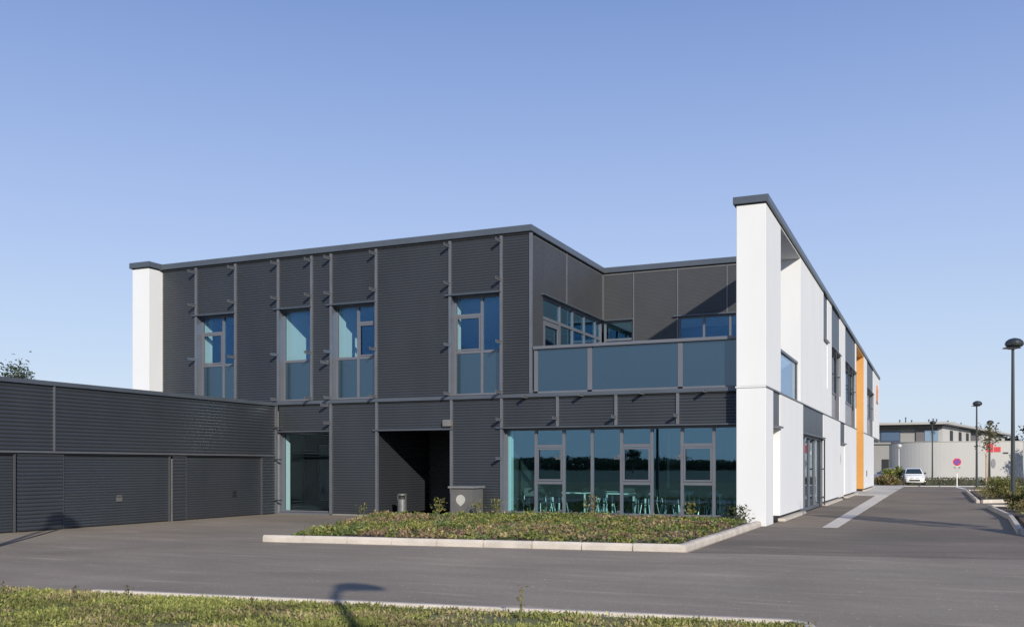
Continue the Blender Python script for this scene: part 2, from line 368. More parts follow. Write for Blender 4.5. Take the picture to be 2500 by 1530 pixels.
# kerb stones
def kerb_stone_mesh(L_, wdt=.15, h=.15, ch=.035, m=None):
    b = MB(); prof = [(0,0),(0,h-ch-.02),(ch,h),(wdt,h),(wdt,0)]
    v = [(x, p, z) for x in (0, L_) for p, z in prof]; n_ = len(prof)
    b.add(v, [tuple(range(n_-1,-1,-1)), tuple(range(n_,2*n_))]+[(i,(i+1)%n_,n_+(i+1)%n_,n_+i) for i in range(n_)])
    return mesh_of('kerb_stone', b, m or M['conc'], bevel=.006)
def kerb_line(p0, p1, n_, parent, h=.15, wdt=.15, m=None):
    p0 = Vector((*p0,0)); p1 = Vector((*p1,0)); d = p1-p0; L_ = d.length/n_; me = kerb_stone_mesh(L_-.028, wdt, h, .035, m)
    a = math.atan2(d.y, d.x)
    for i in range(n_):
        o = bpy.data.objects.new('kerb_stone', me); C.objects.link(o); o.parent = parent
        o.location = p0 + d*(i/n_) + Vector((0,0,random.uniform(-.004,.004))); o.rotation_euler = (0,0,a+random.uniform(-.003,.003))
kb = struct('kerb', MB().prism([(-13.33,17.03),(-4.36,18.18),(-4.335,26.78),(-4.44,26.78),(-4.47,18.28),(-13.33,17.13)], -.02, .135), M['conc'])
kerb_line((-13.40,17.0), (-4.34,18.14), 9, kb)
kerb_line((-4.34,18.15), (-4.32,26.78), 9, kb)

# ---- foreground verge: flush edging + grass
struct('verge', sheet([(-60,2.9),(-11.44,8.99),(-7.15,9.49),(-1.45,10.24),(-1.05,9.9),(-.9,-40),(-60,-40)], .012), M['grassbase'])
ed = struct('edging', MB().add([(-14,8.68,-.01),(-1.33,10.32,-.01),(-1.33,10.26,-.01),(-14,8.62,-.01)], [(0,1,2,3)]), M['conc'])
p = Vector((-9.95, 9.225,0)); q_ = Vector((-1.33,10.32,0)); dd = (q_-p); nst = 9; eme = kerb_stone_mesh(dd.length/nst-.008, .10, .055, .008)
for i in range(nst):
    o = bpy.data.objects.new('edging_stone', eme); C.objects.link(o); o.parent = ed
    o.location = p+dd*(i/nst)-Vector((0,0.02,0)); o.rotation_euler = (0,0,math.atan2(dd.y,dd.x)+R(0)); o.location.y -= .03
part('edging_stone', MB().prism([(-1.33,10.32),(-1.15,10.20),(-1.05,9.9),(-1.16,9.9),(-1.24,10.12),(-1.36,10.22)], -.01, .055), M['conc'], ed)
N = 110000
px = rng.uniform(-14,-.9,N); py = rng.uniform(6.8,10.3,N); edge = 8.93+(px+12)*.127
ok = (py < edge-.11+rng.normal(0,.02,N)+np.where(px<-9.8,.10,0)) & (px < -1.1) & (py > edge-2.9)
bare = np.exp(-(((px+4.1)/1.0)**2+((py-9.3)/.25)**2)); ok &= rng.random(N) > bare*1.1
ok &= vnoise(px,py,.35,31) > rng.uniform(0,.45,N)
px, py = px[ok], py[ok]; n = len(px)
pz = .012+rng.uniform(0,.032,n)*(.2+vnoise(px,py,.3,7)+np.clip(edge[ok]-py-.3,0,1)*.6)
dry = vnoise(px,py,.5,12) > .52
cols = np.where((dry & (rng.random(n)<.6))[:,None], pick([(.30,.25,.13),(.24,.19,.10),(.34,.28,.15)], n), pick([(.19,.21,.055),(.24,.25,.07),(.16,.19,.05),(.28,.27,.09)], n))
cols = cols*(.55+.85*vnoise(px,py,.45,51)*1.0+.25*vnoise(px,py,1.7,52))[:,None]*rng.uniform(.75,1.25,(n,1))
gr = link('grass', leaves_mesh('grass', np.stack([px,py,pz],1), rng.uniform(.022,.06,n), cols, .8, .4)); gr['kind'] = 'stuff'

# ================================================================== MAIN BUILDING
YF = 27.27; XW = -4.20; XA = -11.36; YR = 34.36; HT = 8.82
FR = Plane('front', YF); RW = Plane('right', XW); SD = Plane('right', XA); BK = Plane('front', YR)
B = thing('school_building', 'two storey building with charcoal corrugated cladding, white render walls and glazed canteen', 'building', (-11.36, 27.27, 0))

M['farpane'] = spandrelmat('far window glass', (.10,.14,.20), .42)
def clad(pl, a0, a1, z0, z1, parent, pitch=.086, dep=.015, m=None, name='cladding_panel'):
    b = MB(); prof = []; z = z0; n_ = max(1, round((z1-z0)/pitch)); ph = (z1-z0)/n_
    for i in range(n_):
        zb = z0+i*ph; prof += [(zb+.0*ph, 0), (zb+.28*ph, dep*.85), (zb+.45*ph, dep), (zb+.72*ph, dep*.35)]
    prof.append((z1, 0))
    v = [pl.P(a, -d, z) for a in (a0, a1) for z, d in prof]; k = len(prof)
    b.add(v, [(i, i+1, k+i+1, k+i) for i in range(k-1)])
    return part(name, b, m or M['clad'], parent)
def rail(pl, a, z0, z1, parent=B, wd=.045, proud=.06, name='vertical_rail'):
    return part(name, MB().boxP(pl, a-wd, a+wd, -proud, .03, z0, z1), M['rail'], parent)
G_ = .05
# ---- cladding of the street front
U = [-24.43,-22.65,-20.80,-19.41,-18.62,-16.85,-14.11,-12.32]
def cpan(a0, a1, z0, z1): clad(FR, a0+G_, a1-G_, z0, z1, B)
for a0, a1 in ((-26.05,-24.43),(-22.65,-20.80),(-19.41,-18.62),(-16.85,-14.11),(-12.32,-11.32)): cpan(a0, a1, 3.88, 8.78)
WINS = [(-24.43,-22.65),(-20.80,-19.41),(-18.62,-16.85),(-14.11,-12.32)]
for a0, a1 in WINS: cpan(a0, a1, 7.10, 8.78)
for a in U: rail(FR, a, 3.88, 8.80)
rail(FR, -11.33, 3.88, 8.80, proud=.05)
for a0, a1 in ((-18.63,-16.83),(-14.06,-12.31)): cpan(a0, a1, .05, 3.74)
cpan(-20.85,-18.63, 2.86, 3.74); cpan(-16.83,-14.06, 2.86, 3.74)
for a0, a1 in ((-12.31,-10.45),(-10.45,-8.60),(-8.60,-6.75),(-6.75,-4.98)): cpan(a0, a1, 2.86, 3.74)
for a in (-18.63,-16.83,-14.06,-12.31): rail(FR, a, .02, 3.76)
for a in (-10.45,-8.60,-6.75): rail(FR, a, 2.86, 3.76)
part('string_course', MB().boxP(FR, -26.07,-5.01, -.09, .02, 3.76, 3.87), M['cap'], B)
part('string_course', MB().boxP(FR, -26.07,-5.01, -.055, .02, 3.725, 3.758), M['darkgap'], B)
# walls behind the cladding (with the openings left free)
def wallF(a0, a1, z0, z1, m='slab', d0=.01, d1=.34): part('wall', MB().boxP(FR, a0, a1, d0, d1, z0, z1), M[m], B)
edges = [-26.05]+[e for w_ in WINS for e in w_]+[XA-.012]
for i in range(0, len(edges), 2): wallF(edges[i], edges[i+1], 3.875, 8.8)
for a0, a1 in WINS: wallF(a0, a1, 7.1, 8.8)
wallF(-26.0,-20.85, 0, 3.55); wallF(-20.85,-20.80, 0, 3.55); wallF(-20.80,-18.63, 2.86, 3.55); wallF(-18.63,-16.86, 0, 3.55)
wallF(-16.86,-14.06, 2.86, 3.55); wallF(-14.06,-12.31, 0, 3.55); wallF(-12.31,-5.01, 2.86, 3.55)
wallF(-20.8,-18.63, 0, .06, 'frame', -.02, .34); wallF(-12.31,-5.01, 0, .16, 'frame', .02, .34)

# ---- windows
def window(pl, a0, a1, z0, z1, mull=(), trans=(), sp=None, dep=.30, fw=.06, gm='glass', hood=True, low_solid=None, lin='rail', name='window'):
    """frame mesh with panes as sub-parts. mull: (a, z0, z1); trans: (a0, a1, z)"""
    b = MB(); t = .012
    b.boxP(pl, a0, a0+t, .035, dep+.06, z0, z1).boxP(pl, a1-t, a1, .035, dep+.06, z0, z1).boxP(pl, a0, a1, .035, dep+.06, z1-t, z1).boxP(pl, a0, a1, .035, dep+.06, z0, z0+t)
    i0, i1, k0, k1 = a0+t, a1-t, z0+t, z1-t
    b.boxP(pl, i0, i0+fw, dep-.04, dep+.04, k0, k1).boxP(pl, i1-fw, i1, dep-.04, dep+.04, k0, k1)
    b.boxP(pl, i0+fw, i1-fw, dep-.041, dep+.041, k1-fw, k1).boxP(pl, i0+fw, i1-fw, dep-.041, dep+.041, k0, k0+fw)
    for i, (a, m0, m1) in enumerate(mull): b.boxP(pl, a-fw*.7, a+fw*.7, dep-.045, dep+.045, m0, m1)
    for i, (t0, t1, z) in enumerate(trans): b.boxP(pl, t0, t1, dep-.038, dep+.038, z-fw*.7, z+fw*.7)
    w_ = part(name, b, M['frame'], B)
    if hood: part('window_hood', MB().boxP(pl, a0-.16, a1, -.11, .03, z1-.005, z1+.035), M['cap'], B)
    return w_
def pane(w_, pl, a0, a1, z0, z1, dep, m, name='pane', th=.012):
    part(name, MB().boxP(pl, a0, a1, dep-th/2, dep+th/2, z0, z1), m, w_)
D = .30
for i, (a0, a1) in enumerate(WINS):
    zt = 7.06; zs = 5.28; mid = {0:.56, 1:None, 2:.50, 3:.55}[i]
    if mid is None:
        w_ = window(FR, a0, a1, 3.89, zt, trans=[(a0+.07,a1-.07,zs)], dep=D)
        pane(w_, FR, a0+.06, a1-.06, zs+.03, zt-.06, D, M['glass_up'])
        pane(w_, FR, a0+.06, a1-.06, 3.95, zs-.03, D, M['spandrel'], 'spandrel_panel')
        part('room_side_wall', MB().box(a0-.10, a0+.04, YF+.36, YF+4.5, 3.9, 7.3), M['int_wall'], B)
    else:
        am = a0+(a1-a0)*mid; left = i in (0, 3)
        tr = [(a0+.07, a1-.07, zs), ((a0+.07, am-.03, 6.45) if left else (am+.03, a1-.07, 6.45))]
        w_ = window(FR, a0, a1, 3.89, zt, mull=[(am,3.96,zt-.07)], trans=tr, dep=D)
        for s0, s1, lft in ((a0+.06, am-.03, True), (am+.03, a1-.06, False)):
            pane(w_, FR, s0, s1, 3.95, zs-.03, D, M['spandrel'], 'spandrel_panel')
            if lft == left:
                pane(w_, FR, s0, s1, zs+.03, 6.42, D, M['glass_up']); pane(w_, FR, s0, s1, 6.48, zt-.06, D, M['glass_up'])
                q0, q1 = (s0+.02, s1-.02); b = MB().boxP(FR,q0,q0+.05,D-.055,D-.035,5.33,6.40).boxP(FR,q1-.05,q1,D-.055,D-.035,5.33,6.40).boxP(FR,q0+.05,q1-.05,D-.055,D-.035,5.33,5.38).boxP(FR,q0+.05,q1-.05,D-.055,D-.035,6.35,6.40)
                part('casement', b, M['frame'], w_)
            else: pane(w_, FR, s0, s1, zs+.03, zt-.06, D, M['glass_up'])
        part('room_side_wall', MB().box(a0-.10, a0+.04, YF+.36, YF+(.36+{0:.42,2:.45,3:.30}[i]), 3.9, 7.3), M['int_wall'], B)
        if i == 2: part('room_side_wall', MB().box(a0-.30, a0-.11, YF+.7, YF+1.9, 3.9, 7.3), M['int_wall'], B)
# ground floor display window next to the garages
w_ = window(FR, -20.80,-18.66, .07, 2.82, dep=.30, fw=.035)
pane(w_, FR, -20.76,-18.70, .11, 2.78, .30, M['glass_side'])
part('room_side_wall', MB().box(-20.9,-20.78, YF+.36, YF+.62, .05, 3.5), M['int_wall'], B)
# canteen glazing
cm = [-11.27,-10.35,-9.44,-8.52,-7.59,-6.69,-5.77]
tr = [(-11.27,-10.35,2.26),(-11.27,-10.35,1.14),(-8.52,-7.59,2.26),(-8.52,-7.59,1.14),(-6.69,-5.77,2.26),(-6.69,-5.77,1.14)]
w_ = window(FR, -12.31,-5.01, .17, 2.82, mull=[(a,.24,2.75) for a in cm], trans=tr, dep=.28, fw=.062)
cb = [-12.24]+cm+[-5.08]
for i in range(8):
    s0, s1 = cb[i]+.03, cb[i+1]-.03
    if i in (1, 4, 6):
        for z0, z1 in ((.22,1.10),(1.18,2.22),(2.30,2.77)): pane(w_, FR, s0, s1, z0, z1, .28, M['glass'])
        b = MB().boxP(FR,s0+.02,s0+.07,.225,.245,1.2,2.2).boxP(FR,s1-.07,s1-.02,.225,.245,1.2,2.2).boxP(FR,s0+.07,s1-.07,.225,.245,1.2,1.25).boxP(FR,s0+.07,s1-.07,.225,.245,2.15,2.2)
        part('casement', b, M['frame'], w_)
    else: pane(w_, FR, s0, s1, .22, 2.77, .28, M['glass'])
part('room_side_wall', MB().box(-12.32,-12.16, YF+.36, YF+.55, .05, 3.5), M['int_wall'], B)
part('room_side_wall', MB().box(-5.00,-4.88, YF+.36, YF+9, .05, 3.5), M['int_wall'], B)

# ---- brackets on the rails
bb = MB().box(-.022,.022,-.40,0,-.01,.012).box(-.04,.04,-.012,.01,-.06,.06).box(-.008,.008,-.395,-.012,-.075,-.01)
bme = mesh_of('bracket', bb, M['rail'])
def bracket(x, z): link('bracket', bme, B, (x, YF-.05, z))
for a in U:
    for z in (8.66, 7.46, 5.52, 3.97): bracket(a, z)
for a in (-11.45,-9.63,-7.76,-5.93): bracket(a, 3.80)
for a in (-18.63,-12.31,-10.45,-8.60,-6.75): bracket(a, 3.12)
for a in (-12.31,-10.35,-8.52,-6.69): bracket(a, 1.92); bracket(a, .28)
bracket(-18.75, 5.15); bracket(-18.75, 3.72)

# ---- entrance recess
part('wall', MB().box(-16.92,-16.86, 27.62, 30.95, 0, 2.86), M['slab'], B)
clad(Plane('right', -16.86), 27.33, 30.9, .05, 2.86, B)
clad(Plane('front', 30.95), -16.84,-14.0, .05, 2.86, B, m=M['int_dark'])
part('wall', MB().box(-14.02,-13.9, 27.62, 30.95, 0, 2.86), M['slab'], B)
part('soffit', MB().box(-16.85,-14.03, 27.29, 30.94, 2.865, 2.90), M['rail'], B)
part('entrance_door', MB().box(-15.9,-14.9, 30.86, 30.93, .06, 2.3), M['int_dark'], B)
part('lintel_trim', MB().boxP(FR, -16.95,-14.0, -.10, .02, 2.80, 2.855), M['cap'], B)
b = MB().box(-14.31,-14.00, YF-.20, YF-.03, 2.90, 3.12); part('wall_light', b, mat('wall lamp grey', (.15,.148,.15), .5), B, bevel=.02)

# ---- terrace balustrade
w_ = part('balustrade', MB().boxP(FR,-11.24,-5.01,-.06,.10,5.22,5.31).boxP(FR,-11.24,-11.12,.02,.10,3.88,5.22).boxP(FR,-9.51,-9.37,.02,.10,3.88,5.22).boxP(FR,-6.76,-6.62,.02,.10,3.88,5.22).boxP(FR,-11.24,-5.01,.02,.10,3.875,3.93), M['frame'], B)
for a0, a1 in ((-11.12,-9.51),(-9.37,-6.76),(-6.62,-5.01)): pane(w_, FR, a0, a1, 3.93, 5.22, .07, M['spandrel'], 'glass_panel', .02)
# ---- terrace walls
def clF(pl, a0, a1, z0, z1): clad(pl, a0, a1, z0, z1, B, pitch=.05, dep=.004, m=M['clad_flat'])
clF(SD, 27.30, 28.33, 4.0, 8.78); clF(SD, 28.33, 30.44, 7.10, 8.78); clF(SD, 30.46, 34.33, 7.10, 8.78)
clF(BK, -11.33,-10.19, 7.10, 8.78); clF(BK, -10.15,-8.54, 4.0, 8.78); clF(BK, -8.50,-6.75, 7.10, 8.78); clF(BK, -6.71,-5.01, 7.10, 8.78)
for a in (30.45,): rail(SD, a, 7.1, 8.8, wd=.02, proud=.03)
part('vertical_rail', MB().box(XA-.02, XA+.04, YR-.06, YR, 7.1, 8.8), M['rail'], B)
for a, z in ((-10.17,4.0),(-8.52,4.0),(-6.73,7.1)): rail(BK, a, z, 8.8, wd=.02, proud=.03)
part('wall', MB().box(XA-.28, XA-.012, 27.30, 28.33, 3.9, 8.8), M['slab'], B)
part('wall', MB().box(XA-.28, XA-.012, 28.33, YR+.3, 7.1, 8.8), M['slab'], B)
part('wall', MB().box(-10.17,-8.52, YR+.012, YR+.3, 3.9, 8.8), M['slab'], B)
part('wall', MB().box(XA-.012,-10.17, YR+.012, YR+.3, 7.1, 8.8), M['slab'], B); part('wall', MB().box(-8.52,-5.0, YR+.012, YR+.3, 7.1, 8.8), M['slab'], B)
sm = [30.0,31.24,32.45,33.67]
w_ = window(SD, 28.33, 34.30, 4.05, 7.06, mull=[(a,4.1,7.0) for a in sm], trans=[(28.4,34.24,6.38)], dep=.10, fw=.07)
sb = [28.40]+sm+[34.23]
for i in range(5):
    pane(w_, SD, sb[i]+.04, sb[i+1]-.04, 4.12, 6.34, .10, M['glass']); pane(w_, SD, sb[i]+.04, sb[i+1]-.04, 6.43, 6.99, .10, M['glass'])
part('door_frame', MB().boxP(SD,28.45,28.62,.04,.07,4.1,6.3).boxP(SD,29.72,29.90,.04,.07,4.1,6.3).boxP(SD,28.62,29.72,.04,.07,6.15,6.3), M['frame'], w_)
w_ = window(BK, -11.33,-10.19, 4.05, 7.06, trans=[(-11.27,-10.25,6.36)], dep=.10, fw=.06)
pane(w_, BK, -11.26,-10.26, 4.12, 6.32, .10, M['glass']); pane(w_, BK, -11.26,-10.26, 6.40, 6.99, .10, M['glass'])
w_ = window(BK, -8.50,-5.02, 4.05, 7.06, mull=[(a,4.1,7.0) for a in (-7.58,-6.64,-5.7)], dep=.12, fw=.055)
for a0, a1 in ((-8.43,-7.63),(-7.53,-6.69),(-6.59,-5.75),(-5.65,-5.09)): pane(w_, BK, a0, a1, 4.12, 7.0, .12, M['glass_up'])

# ---- slabs, roofs and inner walls
part('floor_slab', MB().box(-26.05,-4.95, YF+.345, 44.8, 3.56, 3.86), M['slab'], B)
part('terrace_floor', MB().box(-11.34,-5.01, YF+.11, YR-.01, 3.862, 4.0), M['conc_grey'], B)
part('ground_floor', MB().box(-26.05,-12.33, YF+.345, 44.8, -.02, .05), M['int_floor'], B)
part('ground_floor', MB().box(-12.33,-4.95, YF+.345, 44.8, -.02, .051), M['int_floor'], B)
part('roof', MB().box(-26.05, XA-.02, YF+.02, 44.8, 8.80, 8.84), M['slab'], B)
part('roof', MB().box(XA-.02,-4.6, YR+.02, 44.8, 8.80, 8.841), M['slab'], B)
part('ceiling', MB().box(-26.05, XA-.3, YF+.35, 44.7, 7.32, 7.36), M['int_wall'], B)
part('ceiling', MB().box(XA-.29,-5.0, YR+.31, 44.7, 7.32, 7.36), M['int_wall'], B)
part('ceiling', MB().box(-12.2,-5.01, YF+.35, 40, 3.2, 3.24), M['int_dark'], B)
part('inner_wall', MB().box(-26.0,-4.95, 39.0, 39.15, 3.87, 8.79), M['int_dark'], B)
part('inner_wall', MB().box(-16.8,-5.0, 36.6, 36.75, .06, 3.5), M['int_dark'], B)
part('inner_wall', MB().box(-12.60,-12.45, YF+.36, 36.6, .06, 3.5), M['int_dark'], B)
# back wall of the left room, with a garden window
for a in ((-26.0,-25.3,.06,3.5),(-22.9,-16.8,.06,3.5),(-25.3,-22.9,2.7,3.5)): part('inner_wall', MB().box(a[0], a[1], 35.9, 36.05, a[2], a[3]), M['int_dark'], B)
w_ = part('garden_window', MB().box(-25.3,-25.2,35.9,36.0,.06,2.7).box(-22.99,-22.9,35.9,36.0,.06,2.7).box(-24.35,-24.22,35.9,36.0,.06,2.7).box(-25.2,-22.99,35.91,35.99,2.0,2.1).box(-25.2,-22.99,35.91,35.99,2.62,2.7), M['black'], B)
pane(w_, Plane('front',35.95), -25.2,-22.99, .06, 2.62, 0, M['glass_clear'])
part('inner_wall', MB().box(-26.04,-26.0, YF+.35, 35.9, .06, 3.5), M['int_wall'], B)

# ---- left white pier and right white wall
part('white_pier', MB().box(-26.85,-26.06, 26.62, 44.8, 0, HT), M['white'], B, bevel=.012)
def WR(a0, a1, z0, z1, x0=-5.0, m='white', bev=.010, lab=None): return part('white_panel', MB().box(x0, XW, a0, a1, z0, z1), M[m], B, bevel=bev, label=lab)
ZS = 3.80; ZU = 3.845
# lower storey
WR(26.80,28.12, 0.0, ZS); WR(29.46,34.96,.17,ZS); WR(41.75,49.60,.17,ZS); WR(52.26,60.20,.17,ZS); WR(66.56,78.13,.17,ZS)
# upper storey
WR(26.80,29.58, ZU, HT); WR(29.58,34.21, 8.77, HT); WR(34.21,41.75, ZU, HT); WR(43.42,45.22, ZU, HT); WR(49.29,52.42, ZU, HT)
WR(41.75,43.42, ZU, 5.0, -4.9); WR(59.46,60.20, ZU, HT); WR(66.56,70.03, ZU, HT); WR(77.24,86.0, ZU, HT)
part('wall', MB().box(-5.0,-4.55, 28.12, 29.46, 0, 3.8), M['white'], B)
for a0, a1 in ((29.46,34.96),(41.75,49.6),(52.26,60.2),(66.56,78.1)):
    part('plinth_gap', MB().box(-4.9,-4.30, a0+.02, a1-.02, 0, .17), M['darkgap'], B)
    part('plinth', MB().box(-4.28,-4.06, a0+.1, a1-.35, 0, .085), M['conc'], B)
part('string_course', MB().box(-4.9,-4.17, 26.78, 60.2, 3.803, 3.842), M['rail'], B); part('string_course', MB().box(-4.9,-4.17, 66.56, 86.0, 3.803, 3.842), M['rail'], B)
part('string_course', MB().box(-5.02,-4.19, 26.775, 26.80, 3.803, 3.842), M['white'], B)
# dark insets with little sills
def inset(a0, a1, z0, z1, rec=.03):
    p_ = Plane('right', XW-rec)
    n_ = max(1, round((a1-a0)/2.2)); st = (a1-a0)/n_
    for i in range(n_): part('dark_panel', MB().boxP(p_, a0+i*st+.012, a0+(i+1)*st-.012, 0, .06, z0, z1), M['clad'], B)
    part('wall', MB().box(-5.0, XW-rec-.06, a0, a1, z0, z1), M['slab'], B)
    part('sill', MB().box(XW-rec-.05, XW+.09, a0-.02, a1+.06, z0-.05, z0), M['cap'], B)
inset(28.12,29.46,2.82,3.80); inset(34.96,41.75,2.82,3.80); inset(49.60,52.26,2.80,3.80)
inset(41.75,43.42,6.98,HT); inset(45.22,49.29,7.02,HT); inset(52.42,59.46,7.08,HT); inset(70.03,77.24,7.04,HT)
# side door, white, with two hinges
dr = part('side_door', MB().box(-4.55,-4.46, 28.16, 29.42, .08, 2.80), M['white_door'], B, bevel=.01)
for z in (.75, 2.2): part('hinge', MB().box(-4.46,-4.42, 28.2, 28.24, z, z+.1), M['rail'], dr)
part('white_panel', MB().box(-4.9,-4.26, 49.62, 52.24, .1, 2.75), M['white'], B); part('white_panel', MB().box(-4.9,-4.23, 41.75, 43.42, 5.0, 6.93), M['white'], B)
# upper windows on the street side
def swin(a0, a1, z1, mulls, outs):
    w_ = window(RW, a0, a1, ZU, z1, mull=[(m_, 5.16, z1-.08) for m_ in mulls], trans=[(a0+.07,a1-.07,5.12)], dep=.22, fw=.08, hood=False)
    e_ = [a0+.06]+list(mulls)+[a1-.06]
    for i in range(len(e_)-1): pane(w_, RW, e_[i]+.03, e_[i+1]-.03, 5.17, z1-.08, .22, M['glass_clear'])
    pane(w_, RW, a0+.06, a1-.06, ZU+.06, 5.07, .22, mat('grey spandrel', (.25,.245,.26), .4), 'spandrel_panel')
    for a, d in outs:   # guard bars standing proud
        part('guard_bar', MB().box(XW+.02, XW+.06, a-.05, a+.05, 5.0, z1).box(XW-.2, XW+.02, a-.04, a+.04, 5.9, 5.95), M['lamp'], w_)
swin(45.22, 49.29, 6.95, (46.6,48.0), ((46.9,0),(48.9,0))); swin(52.42, 59.46, 7.0, (54.6,57.0), ((54.0,0),(56.6,0),(59.2,0))); swin(70.03,77.24,6.98,(72.4,74.8),((72.6,0),(76.5,0)))
for a0, a1 in ((45.22,49.29),(52.42,59.46),(70.03,77.24)): part('inner_wall', MB().box(-5.0,-4.9, a0, a1, ZU, 7.0), M['int_wall'], B)
# terrace opening glass balustrade
w_ = part('side_balustrade', MB().box(-4.42,-4.28, 29.60, 34.20, 5.15, 5.23).box(-4.38,-4.30, 34.02, 34.2, 3.86, 5.15), M['cap'], B)
pane(w_, Plane('right',-4.34), 29.60, 34.02, 3.86, 5.15, 0, M['glass_clear'], 'glass_panel', .02)
# street entrance
w_ = window(RW, 34.98, 41.73, .03, 2.78, mull=[(a,.1,2.72) for a in (36.4,37.9,39.6)], dep=.16, fw=.07, hood=False)
e_ = [35.04,36.4,37.9,39.6,41.66]
for i in range(4): pane(w_, RW, e_[i]+.05, e_[i+1]-.05, .10, 2.70, .16, M['glass_clear'])
part('door_bar', MB().box(XW+.05, XW+.10, 39.5, 39.62, .05, 2.7).box(XW+.05, XW+.10, 41.3, 41.42, .05, 2.75).box(XW+.05,XW+.09,39.62,41.3,1.5,1.56).box(XW+.05,XW+.09,39.62,41.3,.35,.42), M['lamp'], w_)
part('inner_wall', MB().box(-9.0,-8.9, 34.7, 42, .06, 3.5), M['int_wall'], B)
# ochre recess
for nm, bx in (('orange_panel',(-5.6,XW,66.52,66.55,.16,8.735)),('orange_panel',(-5.6,-5.55,60.2,66.52,.16,8.735)),('orange_panel',(-5.55,XW-.005,60.205,60.23,.16,8.735)),('orange_soffit',(-5.55,XW,60.205,66.55,8.74,8.815))):
    part(nm, MB().box(*bx), M['orange'], B)
part('joint_strip', MB().box(-5.5,XW-.01,66.505,66.519,3.80,3.83), M['orange'], B)
# end return, small annex
part('white_panel', MB().box(-12,-5.0, 78.1, 86, 0, 3.8), M['white'], B)
part('soffit', MB().box(-5.0,-4.2, 78.15, 86, 3.72, 3.80), M['rail'], B)
part('end_wall', MB().box(-12,-5.0, 44.9, 86, ZU, 8.8), M['white'], B); part('end_wall', MB().box(-12,-5.05, 44.9, 78.1, 0, ZU), M['slab'], B)
part('wall_light', MB().box(-4.98,-4.85, 79.6, 79.8, 2.3, 2.5), M['cap'], B)
part('meter_box', MB().box(XW, XW+.03, 69.2, 69.7, .95, 1.35), M['cab1'], B)
# emblem on the last white panel: round mark over a small line
b = MB(); n_ = 28
for i in range(n_):
    a = 2*math.pi*i/n_; a2 = 2*math.pi*(i+1)/n_
    if i in (4, 5): continue
    v = [(XW+.02+dx, 82.4+r*math.cos(t_), 7.45+r*.8*math.sin(t_)) for dx in (0,.03) for r, t_ in ((.55,a),(.85,a),(.85,a2),(.55,a2))]
    b.add(v, [(0,1,2,3),(4,7,6,5),(0,4,5,1),(2,6,7,3),(1,5,6,2),(0,3,7,4)])
part('emblem', b, M['orangelogo'], B)
b = MB()
for i in range(6): b.box(XW+.02, XW+.04, 81.3+i*.38, 81.3+i*.38+.24, 6.62-.0, 6.80)
part('emblem_lettering', b, mat('emblem brown', (.25,.12,.08), .5), B)

# ---- roof flashing along every edge
def cap(x0, x1, y0, y1): 
    part('roof_cap', MB().box(x0, x1, y0, y1, HT+.03, 9.05), M['cap'], B, bevel=.008)
    part('cap_shadow_gap', MB().box(x0+.07, x1-.07, y0+.07, y1-.07, HT+.003, HT+.028), M['darkgap'], B)
cap(-26.93,-25.98, 26.54, 27.10); cap(-26.93,-11.28, 27.10+.08, 27.56); cap(XA-.3, XA+.08, 27.56, YR-.08); cap(XA-.3,-5.08, YR-.08, YR+.3)
cap(-5.08,-4.12, 26.72, 86.05); cap(-26.93,-26.0, 27.56, 44.8)
part('cap_shadow_gap', MB().boxP(FR,-26.05,-11.32,-.04,.0,8.785,8.82), M['darkgap'], B)
part('roof_cap', MB().box(-26.05,-25.98,27.10,27.18,HT+.005,9.05), M['cap'], B)

# ================================================================== GARAGE WING
XG = -20.85
GA = thing('garage_wing', 'low charcoal corrugated garage wing with roll doors on the left', 'garage', (XG, 20, 0))
GP = Plane('right', XG)
part('wall', MB().box(-34, XG-.12, 8.0, 27.25, 0, 3.72).box(XG-.12, XG-.02, 8.0, 27.25, 1.98, 3.71), M['slab'], GA)
for a0, a1 in ((8.0,12.6),(12.66,17.97),(18.03,27.20)): clad(GP, a0, a1, 2.04, 3.70, GA, pitch=.098, dep=.020)
for a0, a1 in ((16.87,18.30),(22.19,22.80),(26.41,27.2),(11.4,12.2)): clad(GP, a0+.04, a1-.02, .02, 1.98, GA, pitch=.098, dep=.020)
part('roof_cap', MB().box(-34, XG+.07, 7.9, 27.19, 3.72, 3.83), M['cap'], GA)
part('lintel', MB().boxP(GP, 8.0, 27.2, -.05, .02, 1.985, 2.035), M['rail'], GA)
part('lintel_gap', MB().boxP(GP, 8.0, 27.2, -.01, .02, 1.945, 1.984), M['darkgap'], GA)
for a in (18.0, 12.63): part('vertical_rail', MB().boxP(GP, a-.02, a+.02, -.045, .02, 2.04, 3.72), M['rail'], GA)
for a0, a1, rec in ((12.2,16.84,.07),(18.33,22.12,.06),(22.84,26.41,.06)):
    p_ = Plane('right', XG-rec)
    d_ = clad(p_, a0, a1, .02, 1.95, GA, pitch=.075, dep=.016, m=M['clad'], name='garage_door')
    part('door_edge', MB().boxP(GP, a0-.03, a0, -.0, .05, 0, 1.95).boxP(GP, a1, a1+.035, -.012, .05, 0, 1.94), M['lamp_dark'], GA)
    am = (a0+a1)/2 if rec < .065 and a0 < 20 else a0+(a1-a0)*.62
    if a0 > 18: part('handle', MB().box(p_.p, p_.p+.05, am-.09, am+.09, .66, .78).box(p_.p, p_.p+.06, am-.07, am+.07, .80, .84), M['cab1'] if a0<20 else M['black'], d_)
# black hinge pins near the inner corner
for z in (2.95, 1.85, .45): part('pin', MB().box(XG, XG+.32, 27.02, 27.08, z, z+.045), M['lamp'], GA)
part('corner_post', MB().box(XG-.02, XG+.06, 27.10, 27.20, 0, 3.72), M['rail'], GA)

